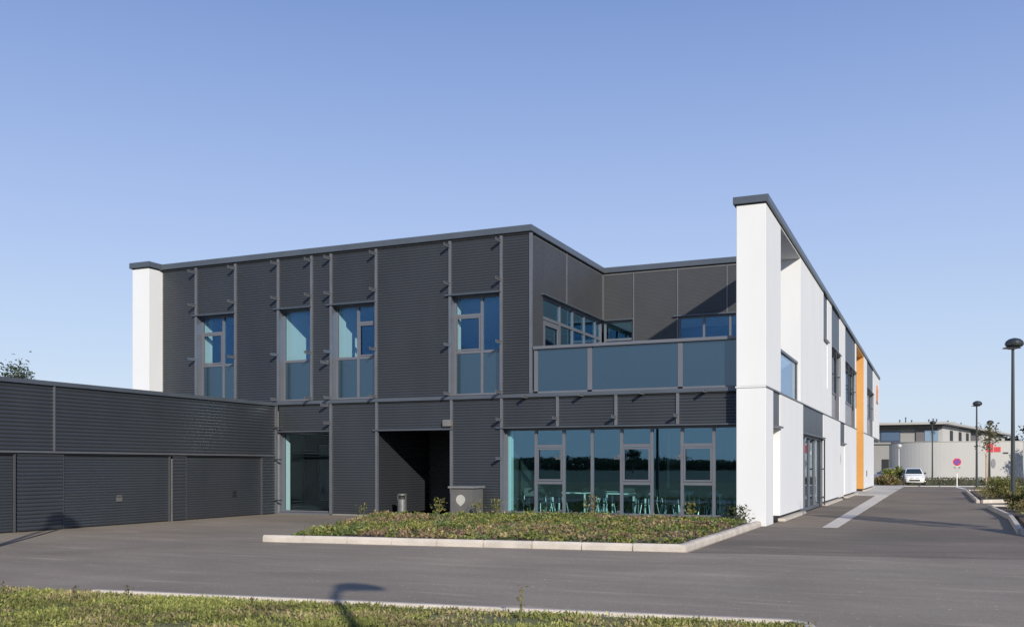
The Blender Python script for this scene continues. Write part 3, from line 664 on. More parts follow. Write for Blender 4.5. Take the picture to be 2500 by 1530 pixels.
# ================================================================== OBJECTS BY THE FACADE
# litter bin
t = thing('litter_bin', 'grey cylindrical litter bin standing in front of the dark entrance recess', 'bin', (-16.05,27.55,.05))
b = MB().lathe([(.15,.04),(.155,.06),(.155,.50),(.16,.52)], (-16.05,27.55,.05), 24); part('body', b, M['bin'], t, smooth=False)
part('hood', MB().lathe([(.165,.64),(.165,.68),(.12,.70),(.01,.705)], (-16.05,27.55,.05), 24), M['bin'], t)
b = MB()
for i in range(5):
    a = R(-10+i*62); b.box(-16.05+.15*math.cos(a)-.012,-16.05+.15*math.cos(a)+.012,27.55+.15*math.sin(a)-.012,27.55+.15*math.sin(a)+.012,.55,.70)
part('hood_post', b, M['bin'], t); part('liner', MB().lathe([(.135,.45),(.14,.60)], (-16.05,27.55,.05), 20), M['black'], t)
part('base', MB().lathe([(.10,0),(.12,.04)], (-16.05,27.55,.05), 16), M['black'], t)
# electrical cabinet with the pin-shaped plate
t = thing('electrical_cabinet', 'grey service cabinet with overhanging lid and white pin shaped plate in the planting', 'cabinet', (-13.1,26.6,.1))
cx0, cx1, cy0, cy1 = -13.62,-12.86, 26.30, 27.05
part('body', MB().box(cx0, cx1, cy0, cy1, .05, .95), M['cab1'], t, bevel=.01)
part('lid', MB().box(cx0-.06, cx1+.06, cy0-.06, cy1+.05, .97, 1.03), M['cablid'], t, bevel=.012)
part('lid_gap', MB().box(cx0+.03, cx1-.02, cy0+.03, cy1-.03, .95, .97), M['darkgap'], t)
b = MB(); n_ = 22; pts = []
for i in range(n_+1):
    a = R(-40+260*i/n_); pts.append((cx0+.36+.155*math.cos(a), .62+.155*math.sin(a)))
pts.append((cx0+.36, .62-.20))
k = len(pts); b.add([(x, cy0-.012, z) for x, z in pts]+[(x, cy0-.002, z) for x, z in pts], [tuple(range(k)), tuple(range(2*k-1,k-1,-1))]+[(i,(i+1)%k,k+(i+1)%k,k+i) for i in range(k)])
part('pin_plate', b, M['plate'], t)

# ---- canteen tables and chairs
def table(x, y, L_, lab, rz=0):
    t = thing('canteen_table', lab, 'table', (x, y, .051), 'tables in the canteen', rz, True)
    o = link('tabletop', mesh_of('tabletop', MB().box(-L_/2,L_/2,-.35,.35,.72,.75), M['tabletop'], bevel=.004)); o.parent = t
    me = mesh_of('leg', MB().tube((0,0,0),(0,0,.72),.032,n=10), M['steel'])
    for sx in (-1,1):
        for sy in (-1,1):
            o = link('leg', me); o.parent = t; o.location = (sx*(L_/2-.08), sy*.29, 0)
    return t
def make_chair():
    t = thing('canteen_chair', '', 'chair', (0,0,.051), 'chairs in the canteen', 0, True)
    o = link('seat', mesh_of('seat', MB().box(-.21,.21,-.2,.2,.44,.465), M['black'], bevel=.01)); o.parent = t
    b = MB().add([(-.2,.20,.62),(.2,.20,.62),(.19,.27,.88),(-.19,.27,.88),(-.2,.22,.62),(.2,.22,.62),(.19,.29,.88),(-.19,.29,.88)], [(0,1,2,3),(7,6,5,4),(0,4,5,1),(2,6,7,3),(1,5,6,2),(0,3,7,4)])
    o = link('backrest', mesh_of('backrest', b, M['black'])); o.parent = t
    for sx in (-1,1):
        o = link('frame', mesh_of('frame', MB().path([(sx*.19,-.16,.45),(sx*.24,-.24,.012),(sx*.24,.26,.012),(sx*.19,.14,.45)],[.012]*4,6).path([(sx*.19,.17,.44),(sx*.19,.215,.64)],[.011]*2,6), M['steel'])); o.parent = t
    return t
tb = [(-10.75,29.3,1.25,'left canteen table behind the first casement bay of the glazing'),(-8.75,29.0,1.40,'canteen table behind the centre of the ground floor glazing, with two white front legs'),
      (-6.6,30.2,1.3,'canteen table behind the second bay from the white wall'),(-5.55,28.9,.7,'small table at the right end of the canteen glazing'),(-9.9,31.6,1.4,'canteen table in the second row, left'),(-7.3,32.2,1.4,'canteen table in the second row, right')]
for x, y, L_, lab in tb: table(x, y, L_, lab)
ch0 = make_chair()
chs = [(-12.0,28.8,.4,'nearest the left end of the canteen glazing'),(-11.75,29.5,2.8,'behind the leftmost one, turned to the back'),(-10.9,28.55,3.1,'in front of the left canteen table'),(-10.1,29.5,1.4,'at the right end of the left canteen table'),
       (-9.75,28.8,-1.6,'at the left end of the centre table'),(-9.0,29.8,.2,'behind the centre table, left'),(-8.3,29.8,-.1,'behind the centre table, right'),(-7.5,29.0,1.7,'right of the centre table'),
       (-7.25,28.6,3.3,'close to the glass in front of the gap between tables'),(-6.5,29.4,2.9,'in front of the second table from the right'),(-5.6,29.8,.1,'behind the small right hand table'),(-5.4,28.3,3.0,'in front of the small right hand table, next to the white wall'),
       (-5.95,28.7,1.5,'at the left side of the small right hand table'),(-10.4,30.8,3.1,'second row chair, far left'),(-8.0,31.4,3.0,'second row chair, centre'),(-6.9,31.4,3.2,'second row chair, right'),(-11.3,28.2,.9,'beside the leftmost mullion, turned sideways'),(-9.3,28.4,2.7,'close to the glass in the fourth bay'),(-8.1,28.3,3.4,'close to the glass behind the middle casement'),(-6.1,28.3,2.9,'close to the glass in the seventh bay'),(-5.25,29.2,.5,'in the right corner against the inner wall')]
for i, (x, y, rz, lab) in enumerate(chs):
    o = ch0 if i == 0 else copy_tree(ch0)
    o.location = (x, y, .051); o.rotation_euler[2] = rz; o['label'] = 'black chair, '+lab

# ================================================================== LAMP POSTS
def lamp(x, y, H, lab, m='lamp', s=1):
    t = thing('street_lamp', lab, 'street lamp', (x, y, 0), 'street lamps along the street')
    part('post', MB().tube((x,y,0),(x,y,.9),.085,.085,14).tube((x,y,.9),(x,y,H-.25),.082,.052,14), M[m], t)
    part('lamp_head', MB().lathe([(.08,-.26),(.26,-.24),(.32,-.19),(.335,-.12),(.30,-.03),(.20,.05),(.06,.09)], (x+.05*s,y,H-.09), 22, 1*s, .9*s), M[m], t)
    part('lens_ring', MB().lathe([(.34,-.30),(.345,-.285),(.28,-.26)], (x-.04*s,y,H-.09), 22, .95*s, .9*s), M[m], t)
    part('lamp_glass', MB().lathe([(.12,-.34),(.26,-.301)], (x-.04*s,y,H-.09), 18, s, s), M['lens'], t)
    return t
lamp(2.77,41.5,6.55,'nearest tall anthracite street lamp, rising from the planted island at the right edge')
lamp(2.91,79.5,6.5,'second tall street lamp, behind the leafy bush of the far island')
lamp(-.16,112.4,6.5,'street lamp standing just right of the white parked car')
lamp(-4.8,132.2,6.5,'faint far street lamp in front of the grey upper storey of the far building')
lamp(-3.05,98,3.75,'short pale street lamp left of the white car', 'lamp_white', .75)
lamp(5.3,111.5,6.4,'far street lamp whose head shows above the young staked tree')
def arm_lamp(x, y, H, dx, dy, lab):
    t = thing('arm_street_lamp', lab, 'street lamp', (x, y, 0))
    u = Vector((dx, dy, 0)).normalized(); p0 = Vector((x,y,0))
    pts = [p0, p0+Vector((0,0,H-.75)), p0+Vector((0,0,H-.4))+u*.02, p0+Vector((0,0,H-.12))+u*.12, p0+Vector((0,0,H))+u*.25]
    part('post', MB().path(pts, [.085,.06,.06,.06,.055], 12), M['lamp'], t)
    b = MB(); c_ = p0+Vector((0,0,H+.01)); v_ = Vector((-u.y,u.x,0))
    prof = [(.12,.08,.07),(.20,.18,.20),(.40,.22,.27),(.64,.18,.20),(.78,.08,.08)]; vv = []
    for a, hw, hh in prof: vv += [c_+u*a-v_*hw, c_+u*a+Vector((0,0,hh)), c_+u*a+v_*hw, c_+u*a-Vector((0,0,.09))]
    f = [(4*i+j, 4*i+(j+1)%4, 4*i+4+(j+1)%4, 4*i+4+j) for i in range(4) for j in range(4)]+[(3,2,1,0),(16,17,18,19)]
    b.add(vv, f); part('lamp_head', b, M['lamp'], t)
arm_lamp(1.42,.02,5.38, .92,.40,'lamp with curved arm beside the viewpoint, seen by its shadow on the verge')
arm_lamp(-12.75,7.85,5.15, .3,.6,'lamp with curved arm left of the verge, seen by its shadow on the garage door')

# ================================================================== NO PARKING SIGN
sx, sy = 1.65, 83.2; t = thing('no_parking_sign', 'round blue and red no parking sign with small plate on a white post', 'road sign', (sx,sy,0))
d_ = Vector((-.02,-1,0))
def disc(cx, cy, cz, r, m, off, nm, th=.02):
    b = MB(); n_ = 28; v = []
    for o_ in (0, th):
        for i in range(n_): a = 2*math.pi*i/n_; v.append((cx+r*math.cos(a), cy-off-o_, cz+r*math.sin(a)))
    b.add(v, [tuple(range(n_)), tuple(range(2*n_-1,n_-1,-1))]+[(i,(i+1)%n_,n_+(i+1)%n_,n_+i) for i in range(n_)]); return part(nm, b, m, t)
part('post', MB().tube((sx,sy,0),(sx,sy,2.3),.04), M['swhite'], t)
disc(sx,sy-.05,1.97,.30,M['red'],0,'sign_plate'); disc(sx,sy-.05,1.97,.225,M['blue'],.021,'sign_face',.004)
part('sign_bar', MB().add([(sx-.17,sy-.082,2.12),(sx-.14,sy-.082,2.15),(sx+.17,sy-.082,1.82),(sx+.14,sy-.082,1.79),(sx-.17,sy-.076,2.12),(sx-.14,sy-.076,2.15),(sx+.17,sy-.076,1.82),(sx+.14,sy-.076,1.79)],[(0,1,2,3),(7,6,5,4),(0,4,5,1),(2,6,7,3),(1,5,6,2),(0,3,7,4)]), M['red'], t)
part('plate', MB().add([(sx-.2,sy-.06,1.55),(sx+.2,sy-.06,1.55),(sx+.05,sy-.06,1.10),(sx-.05,sy-.06,1.10),(sx-.2,sy-.045,1.55),(sx+.2,sy-.045,1.55),(sx+.05,sy-.045,1.10),(sx-.05,sy-.045,1.10)],[(0,1,2,3),(7,6,5,4),(0,4,5,1),(2,6,7,3),(1,5,6,2),(0,3,7,4)]), M['plate'], t)
part('plate_symbol', MB().box(sx-.24,sx-.1,sy-.075,sy-.062,1.5,1.56).box(sx+.1,sx+.24,sy-.075,sy-.062,1.5,1.56), M['black'], t)
single('bollard', 'dark post at the end of the pale pavement in front of the parked cars', 'bollard', MB().tube((0,0,0),(0,0,.85),.06,.055).lathe([(.16,0),(.14,.05)],(0,0,0),14), M['lamp'], (-2.35,88.5,0))
struct('parking_line', MB().prism([(1.9,76.3),(2.15,76.4),(1.75,82.4),(1.5,82.3)], .004, .009), M['swhite'])

# ================================================================== CARS
def car(x, y, rz, m, lab, s=1.0):
    t = thing('parked_car', lab, 'car', (x,y,0), 'cars parked beyond the street', rz, True)
    def lp(nm, mb, mt, **k):
        o = link(nm, mesh_of(nm, mb, mt, k.get('smooth', False), k.get('bevel', 0))); o.parent = k.get('par', t); return o
    # stations along y (front = -y): (y, z_low, z_belt, half width)
    st = [(-1.98,.30,.60,.62),(-1.90,.24,.74,.76),(-1.6,.22,.84,.83),(-1.0,.22,.94,.85),(-.6,.22,.98,.86),(.8,.22,1.0,.86),(1.5,.22,1.0,.84),(1.85,.26,.96,.80),(1.95,.34,.80,.70)]
    b = MB(); v = []
    for yy, z0, z1, hw in st: v += [(-hw*.92,yy,z0),(-hw,yy,(z0+z1)*.5),(-hw*.96,yy,z1-.05),(-hw*.80,yy,z1),(hw*.80,yy,z1),(hw*.96,yy,z1-.05),(hw,yy,(z0+z1)*.5),(hw*.92,yy,z0)]
    f = [(8*i+j,8*i+(j+1)%8,8*i+8+(j+1)%8,8*i+8+j) for i in range(len(st)-1) for j in range(8)]+[tuple(range(7,-1,-1)),tuple(range(8*(len(st)-1),8*len(st)))]
    body = lp('body', b.add(v,f), m, smooth=True)
    cab = [(-1.05,.95,.74,.02),(-.35,1.42,.60,.44),(.2,1.48,.58,.5),(1.2,1.44,.57,.46),(1.75,.98,.70,.02)]
    b = MB(); v = []
    for yy, zt, hw, h_ in cab: v += [(-hw-.06,yy,.93),(-hw,yy,zt-.03),(-hw+.1,yy,zt),(hw-.1,yy,zt),(hw,yy,zt-.03),(hw+.06,yy,.93)]
    f = [(6*i+j,6*i+(j+1)%6,6*i+6+(j+1)%6,6*i+6+j) for i in range(4) for j in range(6)]+[(5,4,3,2,1,0),tuple(range(24,30))]
    lp('cabin', b.add(v,f), m, par=body)
    lp('windscreen', MB().add([(-.68,-1.035,.985),(.68,-1.035,.985),(.52,-.40,1.405),(-.52,-.40,1.405)],[(0,1,2,3)]), M['carglass'], par=body)
    for sx_ in (-1,1):
        lp('side_window', MB().add([(sx_*.765,-.75,1.0),(sx_*.755,1.35,1.0),(sx_*.64,1.15,1.38),(sx_*.65,-.25,1.38)],[(0,1,2,3)]), M['carglass'], par=body)
        lp('headlight', MB().lathe([(.13,-.02),(.09,.03)],(0,0,0),12,1.2,.6), M['headlamp'], par=body).matrix_local = Matrix.Translation((sx_*.60,-1.90,.66)) @ Matrix.Rotation(R(100),4,'X')
        lp('mirror', MB().box(sx_*.88-.09,sx_*.88+.09,-.85,-.72,.96,1.1), M['black'], par=body)
        for yy in (-1.25,1.25):
            wq = lp('wheel', MB().tube((sx_*.70,yy,.30),(sx_*.86,yy,.30),.30,.30,20), M['tyre'])
            lp('rim', MB().tube((sx_*.80,yy,.30),(sx_*.87,yy,.30),.19,.17,16), M['headlamp'], par=wq)
    lp('grille', MB().box(-.42,.42,-1.995,-1.93,.36,.50).box(-.36,-.05,-1.97,-1.90,.60,.66).box(.05,.36,-1.97,-1.90,.60,.66), M['black'], par=body)
    lp('number_plate', MB().box(-.26,.26,-2.01,-1.99,.50,.60), M['swhite'], par=body)
    return t
car(-1.65, 90.8, R(4), M['carwhite'], 'small white hatchback parked nose on behind the low planting')
car(-3.6, 94.5, R(-60), M['cargrey'], 'silver mauve car half hidden left of the white hatchback')
car(9.2, 92.5, R(35), M['carblue'], 'dark blue parked car cut by the right edge of the view')
car(11.5, 96.5, R(30), M['carwhite'], 'white parked car behind the dark blue one')

# ================================================================== VEGETATION
def shrub(x, y, r, h, lab, pal, n=900, z0=0, size=(.06,.14), name='shrub', group=None):
    t = thing(name, lab, 'shrub', (x,y,z0), group)
    b = MB()
    for i in range(9):
        a = random.uniform(0,6.28); q = random.uniform(.3,.85); b.tube((x+random.uniform(-.05,.05),y,z0),(x+math.cos(a)*r*q,y+math.sin(a)*r*q,z0+h*random.uniform(.6,.95)),.012,.005,5)
    part('stem', b, M['bark'], t)
    k = 14; c_ = np.stack([rng.normal(0,r*.42,k), rng.normal(0,r*.42,k), rng.uniform(.2,.8,k)*h],1); ci = rng.integers(0,k,n)
    P_ = c_[ci]+rng.normal(0,1,(n,3))*np.array([r*.22,r*.22,h*.16]); P_[:,2] = np.clip(P_[:,2],.02,h)
    P_ += np.array([x,y,z0]); me = leaves_mesh('foliage', P_, rng.uniform(*size,n), pick(pal,n,.3), .6, .4)
    link('foliage', me, t); return t
YG = [(.16,.17,.04),(.20,.20,.06),(.12,.14,.04),(.26,.22,.08),(.09,.11,.035)]
BR = [(.20,.14,.07),(.26,.19,.09),(.14,.11,.06),(.16,.16,.05)]
def tree(x, y, H, r, lab, pal, n=2500, trunk=.12, name='tree', stake=False, cat='tree', base=.35, leaf=(.12,.25), z0=0, conic=False):
    t = thing(name, lab, cat, (x,y,z0))
    b = MB().tube((x,y,z0),(x,y,z0+H*.8),trunk,trunk*.3,8)
    ends = []
    for i in range(14):
        a = random.uniform(0,6.28); zz = random.uniform(base,.8)*H; rr = r*random.uniform(.5,.95)*(1.15-zz/H if conic else 1); e = (x+math.cos(a)*rr, y+math.sin(a)*rr, z0+zz+H*random.uniform(.02,.18)); ends.append(e)
        b.tube((x,y,z0+zz),e,trunk*.35,trunk*.08,5)
    part('trunk', b, M['bark'], t)
    E_ = np.array(ends+[(x,y,z0+H*.9),(x,y,z0+H*.75)]); ci = rng.integers(0,len(E_),n)
    P_ = E_[ci]+rng.normal(0,1,(n,3))*np.array([r*.18,r*.18,H*.055])
    link('crown', leaves_mesh('crown', P_, rng.uniform(*leaf,n), pick(pal,n,.3), .3, .45), t)
    if stake: part('stake', MB().tube((x-.12,y-.05,0),(x-.12,y-.05,H*.62),.045,.04,8), M['wood'], t)
    return t
# planted islands
def island(poly, lab, nm='planted_island'):
    o = struct(nm, MB().prism(poly, -.01, .10), M['soil']); return o
i2 = island([(2.13,41.3),(2.37,33.4),(2.12,25.9),(8,20.6),(12,22),(12,42.2)], '')
for p0, p1, n_ in (((2.03,41.4),(2.25,33.4),8),((2.25,33.4),(1.98,26.0),8),((1.98,26.0),(7.9,20.2),8),((12,42.3),(2.03,41.4),10)):
    kerb_line(p1, p0, n_, i2, .16, .15)
i1 = island([(2.1,67.2),(2.02,47.8),(2.85,48.6),(12,50.3),(12,67.9)], '')
for p0, p1, n_ in (((1.95,67.3),(1.87,47.5),18),((1.87,47.5),(2.8,48.4),1),((2.8,48.4),(12,50.1),9),((12,68),(1.95,67.3),10)):
    kerb_line(p1, p0, n_, i1, .16, .15)
n = 16000; px = rng.uniform(2.1,9,n); py = np.concatenate([rng.uniform(24,41.3,n//2), rng.uniform(48.6,67,n-n//2)])
ok = (inpoly(px,py,[(2.3,41.1),(2.5,33.4),(2.3,26.1),(8,21),(9,42)])|inpoly(px,py,[(2.2,67),(2.2,48.2),(2.9,48.8),(9,50),(9,67)])) & (vnoise(px,py,1.2,44) > rng.uniform(.05,.8,n))
px, py = px[ok], py[ok]; n = len(px)
o = link('ground_cover', leaves_mesh('ground_cover', np.stack([px,py,.1+rng.uniform(0,.28,n)],1), rng.uniform(.06,.16,n), pick(YG+BR,n,.3), .6, .4)); o['kind'] = 'stuff'
shrub(2.85,51.8,.8,1.0,'large yellow green bush at the near corner of the far island',YG,2600,.1)
shrub(3.4,49.6,.7,.55,'low yellow green bush in front of the large one on the far island',YG,1800,.1)
shrub(3.9,52.5,.7,.6,'bush right of the large one on the far island',YG+BR,1500,.1)
shrub(2.72,39.6,.45,.6,'olive bush left of the nearest lamp post foot',YG+BR,1500,.1)
shrub(3.45,38.7,.6,.75,'bright bush right of the nearest lamp post foot',YG,1800,.1)
shrub(2.95,36.3,.5,.42,'brownish low bush in front of the nearest lamp post',BR,1500,.1)
shrub(3.0,33.0,.6,.5,'low olive bush on the near island, nearest to the viewer',BR+YG,1200,.1)
# young shrubs off the right edge that throw the pointed shadow
t = thing('evergreen','dark conical evergreen on the near tip of the island','shrub',(3.4,25.2,.1))
part('stem', MB().tube((3.4,25.2,.05),(3.4,25.2,1.0),.03,.012,6), M['bark'], t)
n = 16000; hz = rng.beta(1,2,n); ra = (1-hz)*1.25*np.sqrt(rng.random(n)); an = rng.uniform(0,6.283,n)
link('foliage', leaves_mesh('foliage', np.stack([3.4+ra*np.cos(an), 25.2+ra*np.sin(an), .12+hz*1.4],1), rng.uniform(.05,.1,n), pick([(.05,.08,.03),(.07,.10,.035)],n,.3), .6, .5), t)
tree(6.9,21.6,6.2,.7,'slim young street tree right of the near island',[(.08,.11,.03),(.12,.13,.04)],1800,.05,'young_tree',stake=True,base=.6)
tree(3.06,66.0,4.4,.62,'young tree tied to a pale wooden stake on the far island',[(.10,.10,.05),(.13,.13,.06),(.08,.08,.04),(.15,.11,.06)],420,.04,'young_tree',stake=True,base=.58,leaf=(.12,.24))
# weeds standing up from the bed
def weed(x, y, h, lab, z0=.25, r=.12, pal=YG, n=60, leaf=(.06,.13)):
    t = thing('weed', lab, 'plant', (x,y,z0)); b = MB()
    for i in range(3): b.tube((x,y,z0-.1),(x+random.uniform(-r,r)*.7,y+random.uniform(-r,r)*.7,z0+h*random.uniform(.7,1)),.008,.004,5)
    part('stem', b, mat('weed stem',(.14,.15,.05),.8), t)
    zz = rng.uniform(.1,1,n)*h; P_ = np.stack([x+rng.normal(0,r*.5,n), y+rng.normal(0,r*.5,n), z0+zz],1)
    link('leaves', leaves_mesh('leaves', P_, rng.uniform(*leaf,n), pick(pal,n,.3), .5, .4), t)
weed(-13.85,26.0,.45,'leafy weed left of the service cabinet',.2,.2,n=90)
weed(-12.5,25.9,.35,'feathery weed in front of the service cabinet',.28,.2,n=60)
weed(-8.75,25.6,.55,'tall yellowish weed in front of the centre of the glazing',.3,.1,YG+BR,70)
weed(-9.0,25.8,.4,'shorter yellowish weed beside the tall one',.3,.08,YG+BR,40)
weed(-11.9,26.0,.38,'bright weed under the left end of the glazing',.28,.16,n=60)
weed(-6.1,26.0,.38,'leafy weed under the right end of the glazing',.28,.18,n=80)
weed(-4.85,26.45,.38,'dark leafy shrub at the foot of the white wall',.15,.28,[(.05,.06,.03),(.07,.09,.035),(.10,.10,.05)],160)
weed(-16.6,26.0,.33,'thin weed near the entrance, left of the bin',.08,.16,n=40)
weed(-4.0,9.35,.40,'thin tall weed on the verge',.0,.05,BR+YG,50,(.02,.05))
for i,(x,y,h) in enumerate([(-8.9,8.75,.22),(-7.0,8.7,.18),(-10.6,8.4,.2),(-9.55,8.55,.2)]):
    weed(x,y,h,['dark dry stalk on the verge, centre left','dry stalk right of the dark one on the verge','dry stalk near the left end of the verge','reddish stalk between two others on the verge'][i],.0,.04,[(.10,.07,.05),(.14,.10,.07)],45,(.02,.05))
# far planting along the cross road
struct('cross_kerb', MB().prism([(-2.2,84.1),(60,99),(60,100.5),(-2.3,85.9)], -.01, .05), M['conc_grey'])
n = 26000; tx = rng.uniform(-4.2,26,n); ty = 88.8+(tx+2)*.235+rng.uniform(0,2.2,n)
cl = vnoise(tx,ty,.9,3); okk = (cl > rng.uniform(.1,.9,n)) & ~((tx<-2.5)&(ty<88)); tx, ty = tx[okk], ty[okk]; n = len(tx)
o = link('low_hedge', leaves_mesh('low_hedge', np.stack([tx,ty,rng.uniform(0,1,n)*.62],1), rng.uniform(.08,.2,n), pick([(.11,.115,.06),(.09,.095,.05),(.15,.13,.07),(.12,.12,.08)],n,.3), .6, .4)); o['kind'] = 'stuff'
shrub(-4.0,87.5,.8,.8,'reddish ornamental grass clump at the end of the white facade',BR,1600,0,(.1,.3),'grass_clump')
shrub(-3.6,89.0,.5,1.3,'tall yellow green grass clump beyond the facade end',[(.22,.24,.06),(.17,.20,.05)],1500,0,(.12,.3),'grass_clump')
shrub(-2.95,92.0,.35,1.5,'second tall yellow green grass clump, left of the short lamp',[(.22,.24,.06),(.17,.20,.05)],1300,0,(.12,.3),'grass_clump')
shrub(-3.0,88.0,.8,.6,'brown low shrub beside the pavement end',BR,1200,0)
struct('far_lawn', sheet([(-5,92),(40,102),(60,128),(-7,124)], .0), M['grassbase'])
# pine behind the garage roof and trees at the horizon
t_ = tree(-52.3,42.6,8.1,1.05,'pine crown showing above the garage roof at the far left',[(.06,.085,.05),(.09,.11,.07),(.05,.07,.045)],1500,.12,'pine_tree',base=.66,leaf=(.12,.28))
DG = [(.05,.07,.03),(.07,.09,.04),(.04,.055,.025)]
for i,(x,y,H,r,lab) in enumerate([(12.8,190,6.5,3.5,'dark round tree just beyond the far building'),(17.5,186,8.5,4,'taller dark tree behind the nearest lamp post'),(22,184,7.5,4,'dark tree cut by the right edge of the view'),(27,190,8,4,'dark tree outside the right edge')]):
    tree(x,y,H,r,lab,DG,2600,.25,'tree',base=.25,leaf=(.4,.9))
tree(13.0,124,5.2,1.7,'red leaved tree at the right end of the curved white wall',[(.16,.05,.05),(.12,.04,.045),(.2,.08,.07)],2600,.12,'red_tree',base=.3,leaf=(.2,.4))
# woods and single trees behind the camera (mirrored in the glazing)
n = 110000; ang = rng.uniform(-1.1,1.1,n); rad = 300+rng.uniform(-15,15,n)
tx = -40+np.sin(ang)*rad; ty = -np.cos(ang)*rad; hh = 1.6+2.4*vnoise(tx,ty,30,8)+1.4*vnoise(tx,ty,9,9)
o = link('distant_wood', leaves_mesh('distant_wood', np.stack([tx,ty,rng.uniform(0,1,n)**.8*hh],1), rng.uniform(.5,1.3,n), pick(DG,n,.3), .3, .6)); o['kind'] = 'stuff'
tree(-62.4,-155,5.4,1.7,'lone tree in the meadow behind the viewpoint',DG,2500,.2,'tree',base=.4,leaf=(.2,.45))

# ================================================================== FAR BUILDING
F = thing('far_building', 'far two storey building with curved white ground floor wall and flat overhanging roof', 'building', (2,135,0))
arc = [(1.0+8*math.sin(a), 135-8*math.cos(a)) for a in np.linspace(R(-50), R(2), 16)]
arc += [(x, 127.0+.0075*max(0, x-1)**2+.03*(x-1.3)) for x in np.linspace(2.0, 9.2, 12)] + [(9.6,128.3),(10.2,133),(10.4,139)]
def inset_pt(i, d):
    (x0,y0),(x1,y1) = arc[max(i-1,0)], arc[min(i+1,len(arc)-1)]; t_ = Vector((x1-x0,y1-y0)).normalized(); return (arc[i][0]-t_.y*d, arc[i][1]+t_.x*d)
k = 0
while k < len(arc)-1:
    j = min(k+2, len(arc)-1); ids = list(range(k, j+1))
    poly = [arc[q] for q in ids]+[inset_pt(q, .3) for q in reversed(ids)]
    part('curved_wall', MB().prism(poly, 0, 4.55), M['far_white'], F); k = j
cop = MB()
for k in range(len(arc)-1): cop.prism([inset_pt(k,-.06), inset_pt(k+1,-.06), inset_pt(k+1,.36), inset_pt(k,.36)], 4.553, 4.63)
part('coping', cop, M['far_roof'], F)
part('terrace_floor', MB().prism([arc[0],arc[15],arc[22],arc[-1],(-5,139)], 4.2, 4.4), M['far_grey'], F)
part('wall', MB().box(-12,-5.0, 129.9, 140, 0, 4.4), M['far_grey'], F)
part('door', MB().box(-6.0,-5.2, 129.8, 129.95, 0, 2.5), M['black'], F)
# upper storey: street face along X, right face receding along U2
U2 = Vector((.190,.982,0)).normalized(); N2 = Vector((U2.y,-U2.x,0)); C2 = Vector((.95,129.3,0))
def along(a0, a1, d0, d1, z0, z1, m, nm, par=None):   # box along the right face, d = outwards
    q = [C2+U2*a+N2*d for a, d in ((a0,d0),(a1,d0),(a1,d1),(a0,d1))]
    return part(nm, MB().prism([(v.x,v.y) for v in q], z0, z1), M[m], par or F)
part('wall', MB().box(-14,.85, 129.6, 150, 4.4, 6.3), M['far_grey'], F)
along(0, 19.5, -.6, 0, 4.4, 6.62, 'far_white', 'wall'); along(29, 52, -.6, 0, 4.4, 6.6, 'far_white', 'wall')
along(19.55, 28.95, -.62, -.4, 4.4, 6.6, 'far_dark', 'dark_recess')
part('fascia', MB().box(-14,.88, 128.9, 129.58, 6.3, 6.72), M['far_dark'], F)
q = [C2+U2*a+N2*d for a, d in ((-1.6,.9),(55,.9),(55,-16),(30,-16))]
part('roof', MB().prism([(v.x,v.y) for v in q]+[(-14.5,160),(-14.5,127.9)], 6.74, 7.02), M['far_roof'], F)
along(-1.55, 54.9, .3, .85, 6.66, 6.739, 'far_dark', 'fascia')
for a0, a1 in ((-7.6,-6.35),(-6.2,-3.85)):
    w_ = part('window', MB().box(a0, a1, 129.50, 129.62, 4.68, 6.02), M['carblue'], F); part('pane', MB().box(a0+.12, a1-.12, 129.46, 129.49, 4.84, 5.86), M['farpane'], w_)
w_ = part('window', MB().box(-2.05,.6,129.40,129.49,4.62,6.12), M['far_dark'], F)
part('pane', MB().box(-1.05,-.3,129.35,129.39,4.72,6.02), M['farpane'], w_); part('pane', MB().box(-.15,.5,129.35,129.39,4.72,6.02), M['farpane'], w_)
for a in (4.6, 10.6, 16.0): along(a, a+1.9, .0, .05, 4.85, 6.15, 'black', 'slot_window')
along(46, 48, .0, .05, 4.85, 6.15, 'black', 'slot_window')
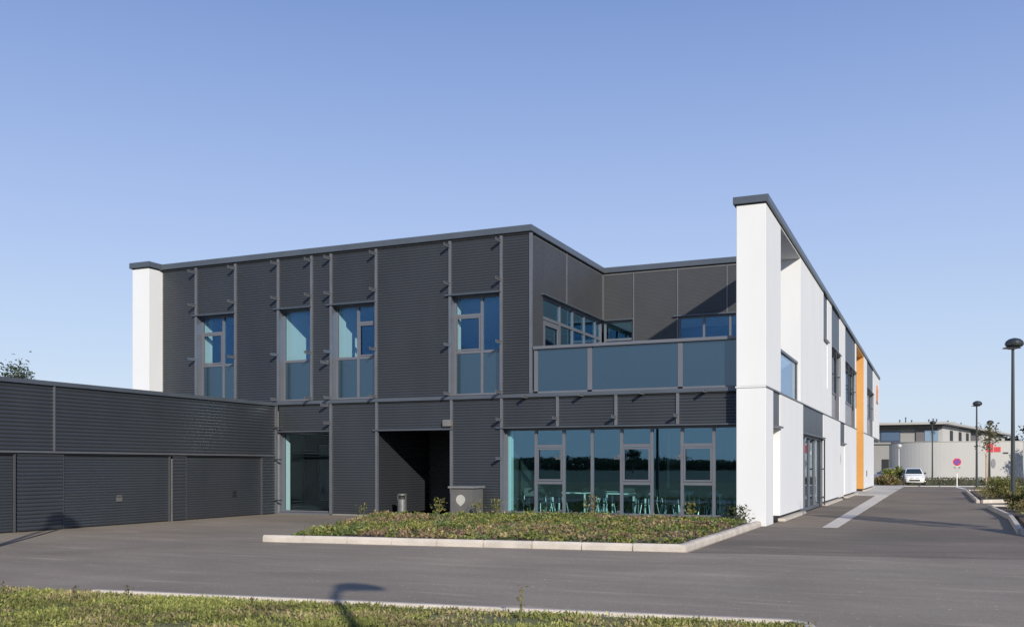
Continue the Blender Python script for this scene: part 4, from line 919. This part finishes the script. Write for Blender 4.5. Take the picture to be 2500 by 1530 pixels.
for i,(x,y,h) in enumerate([(-4.0,132,.45),(-3.3,132,.75),(-2.6,132,.4),(-.6,133,.5),(-.1,133,.6),(.3,133.5,.55),(1.6,134,.35),(3.5,150,.7)]): part('roof_vent', MB().tube((x,y,7.0),(x,y,7.0+h),.07,.07,8).lathe([(.13,0),(.11,.06)],(x,y,7.0+h),10), M['lamp'], F)
part('roof_unit', MB().box(1.0,2.6,134,136,7.03,7.25), M['far_roof'], F)
# small signs on the curved wall
def wy(x): 
    for (x0,y0),(x1,y1) in zip(arc, arc[1:]):
        if x0 <= x <= x1: return y0+(y1-y0)*(x-x0)/(x1-x0)
SG = thing('wall_sign', 'small red sign with a white dot on the curved white wall behind the staked tree', 'sign', (6.3, wy(6.3), 3.2))
def block(x0, x1, z0, z1, m, out_, nm, par=None):
    part(nm, MB().prism([(x0, wy(x0)-out_), (x1, wy(x1)-out_), (x1, wy(x1)-.012), (x0, wy(x0)-.012)], z0, z1), m, par or SG)
block(5.73,6.42,3.30,4.30,M['red'],.05,'sign_field'); block(5.50,5.72,3.12,3.50,M['swhite'],.07,'sign_dot')
block(5.90,6.25,3.62,3.92,mat('sign brown',(.22,.10,.08),.6),.06,'sign_mark')
for q in range(3): block(6.52+q*.25,6.72+q*.25,3.32,3.92,M['red'],.05,'letter')
SL = thing('wall_emblem', 'grey oval emblem low on the curved white wall', 'sign', (6.45, wy(6.45), 1.95))
b = MB(); n_ = 20; v = []
for o_ in (.05,.015):
    for q in range(n_): a = 2*math.pi*q/n_; v.append((6.45+.24*math.cos(a), wy(6.45+.24*math.cos(a))-o_, 1.96+.56*math.sin(a)))
b.add(v, [tuple(range(n_)), tuple(range(2*n_-1,n_-1,-1))]+[(q,(q+1)%n_,n_+(q+1)%n_,n_+q) for q in range(n_)])
part('oval', b, mat('emblem grey',(.22,.22,.24),.6), SL)
part('wall_grille', MB().prism([(7.5,wy(7.5)-.08),(8.04,wy(8.04)-.08),(8.04,wy(8.04)-.01),(7.5,wy(7.5)-.01)], 3.12, 3.28), M['black'], F)
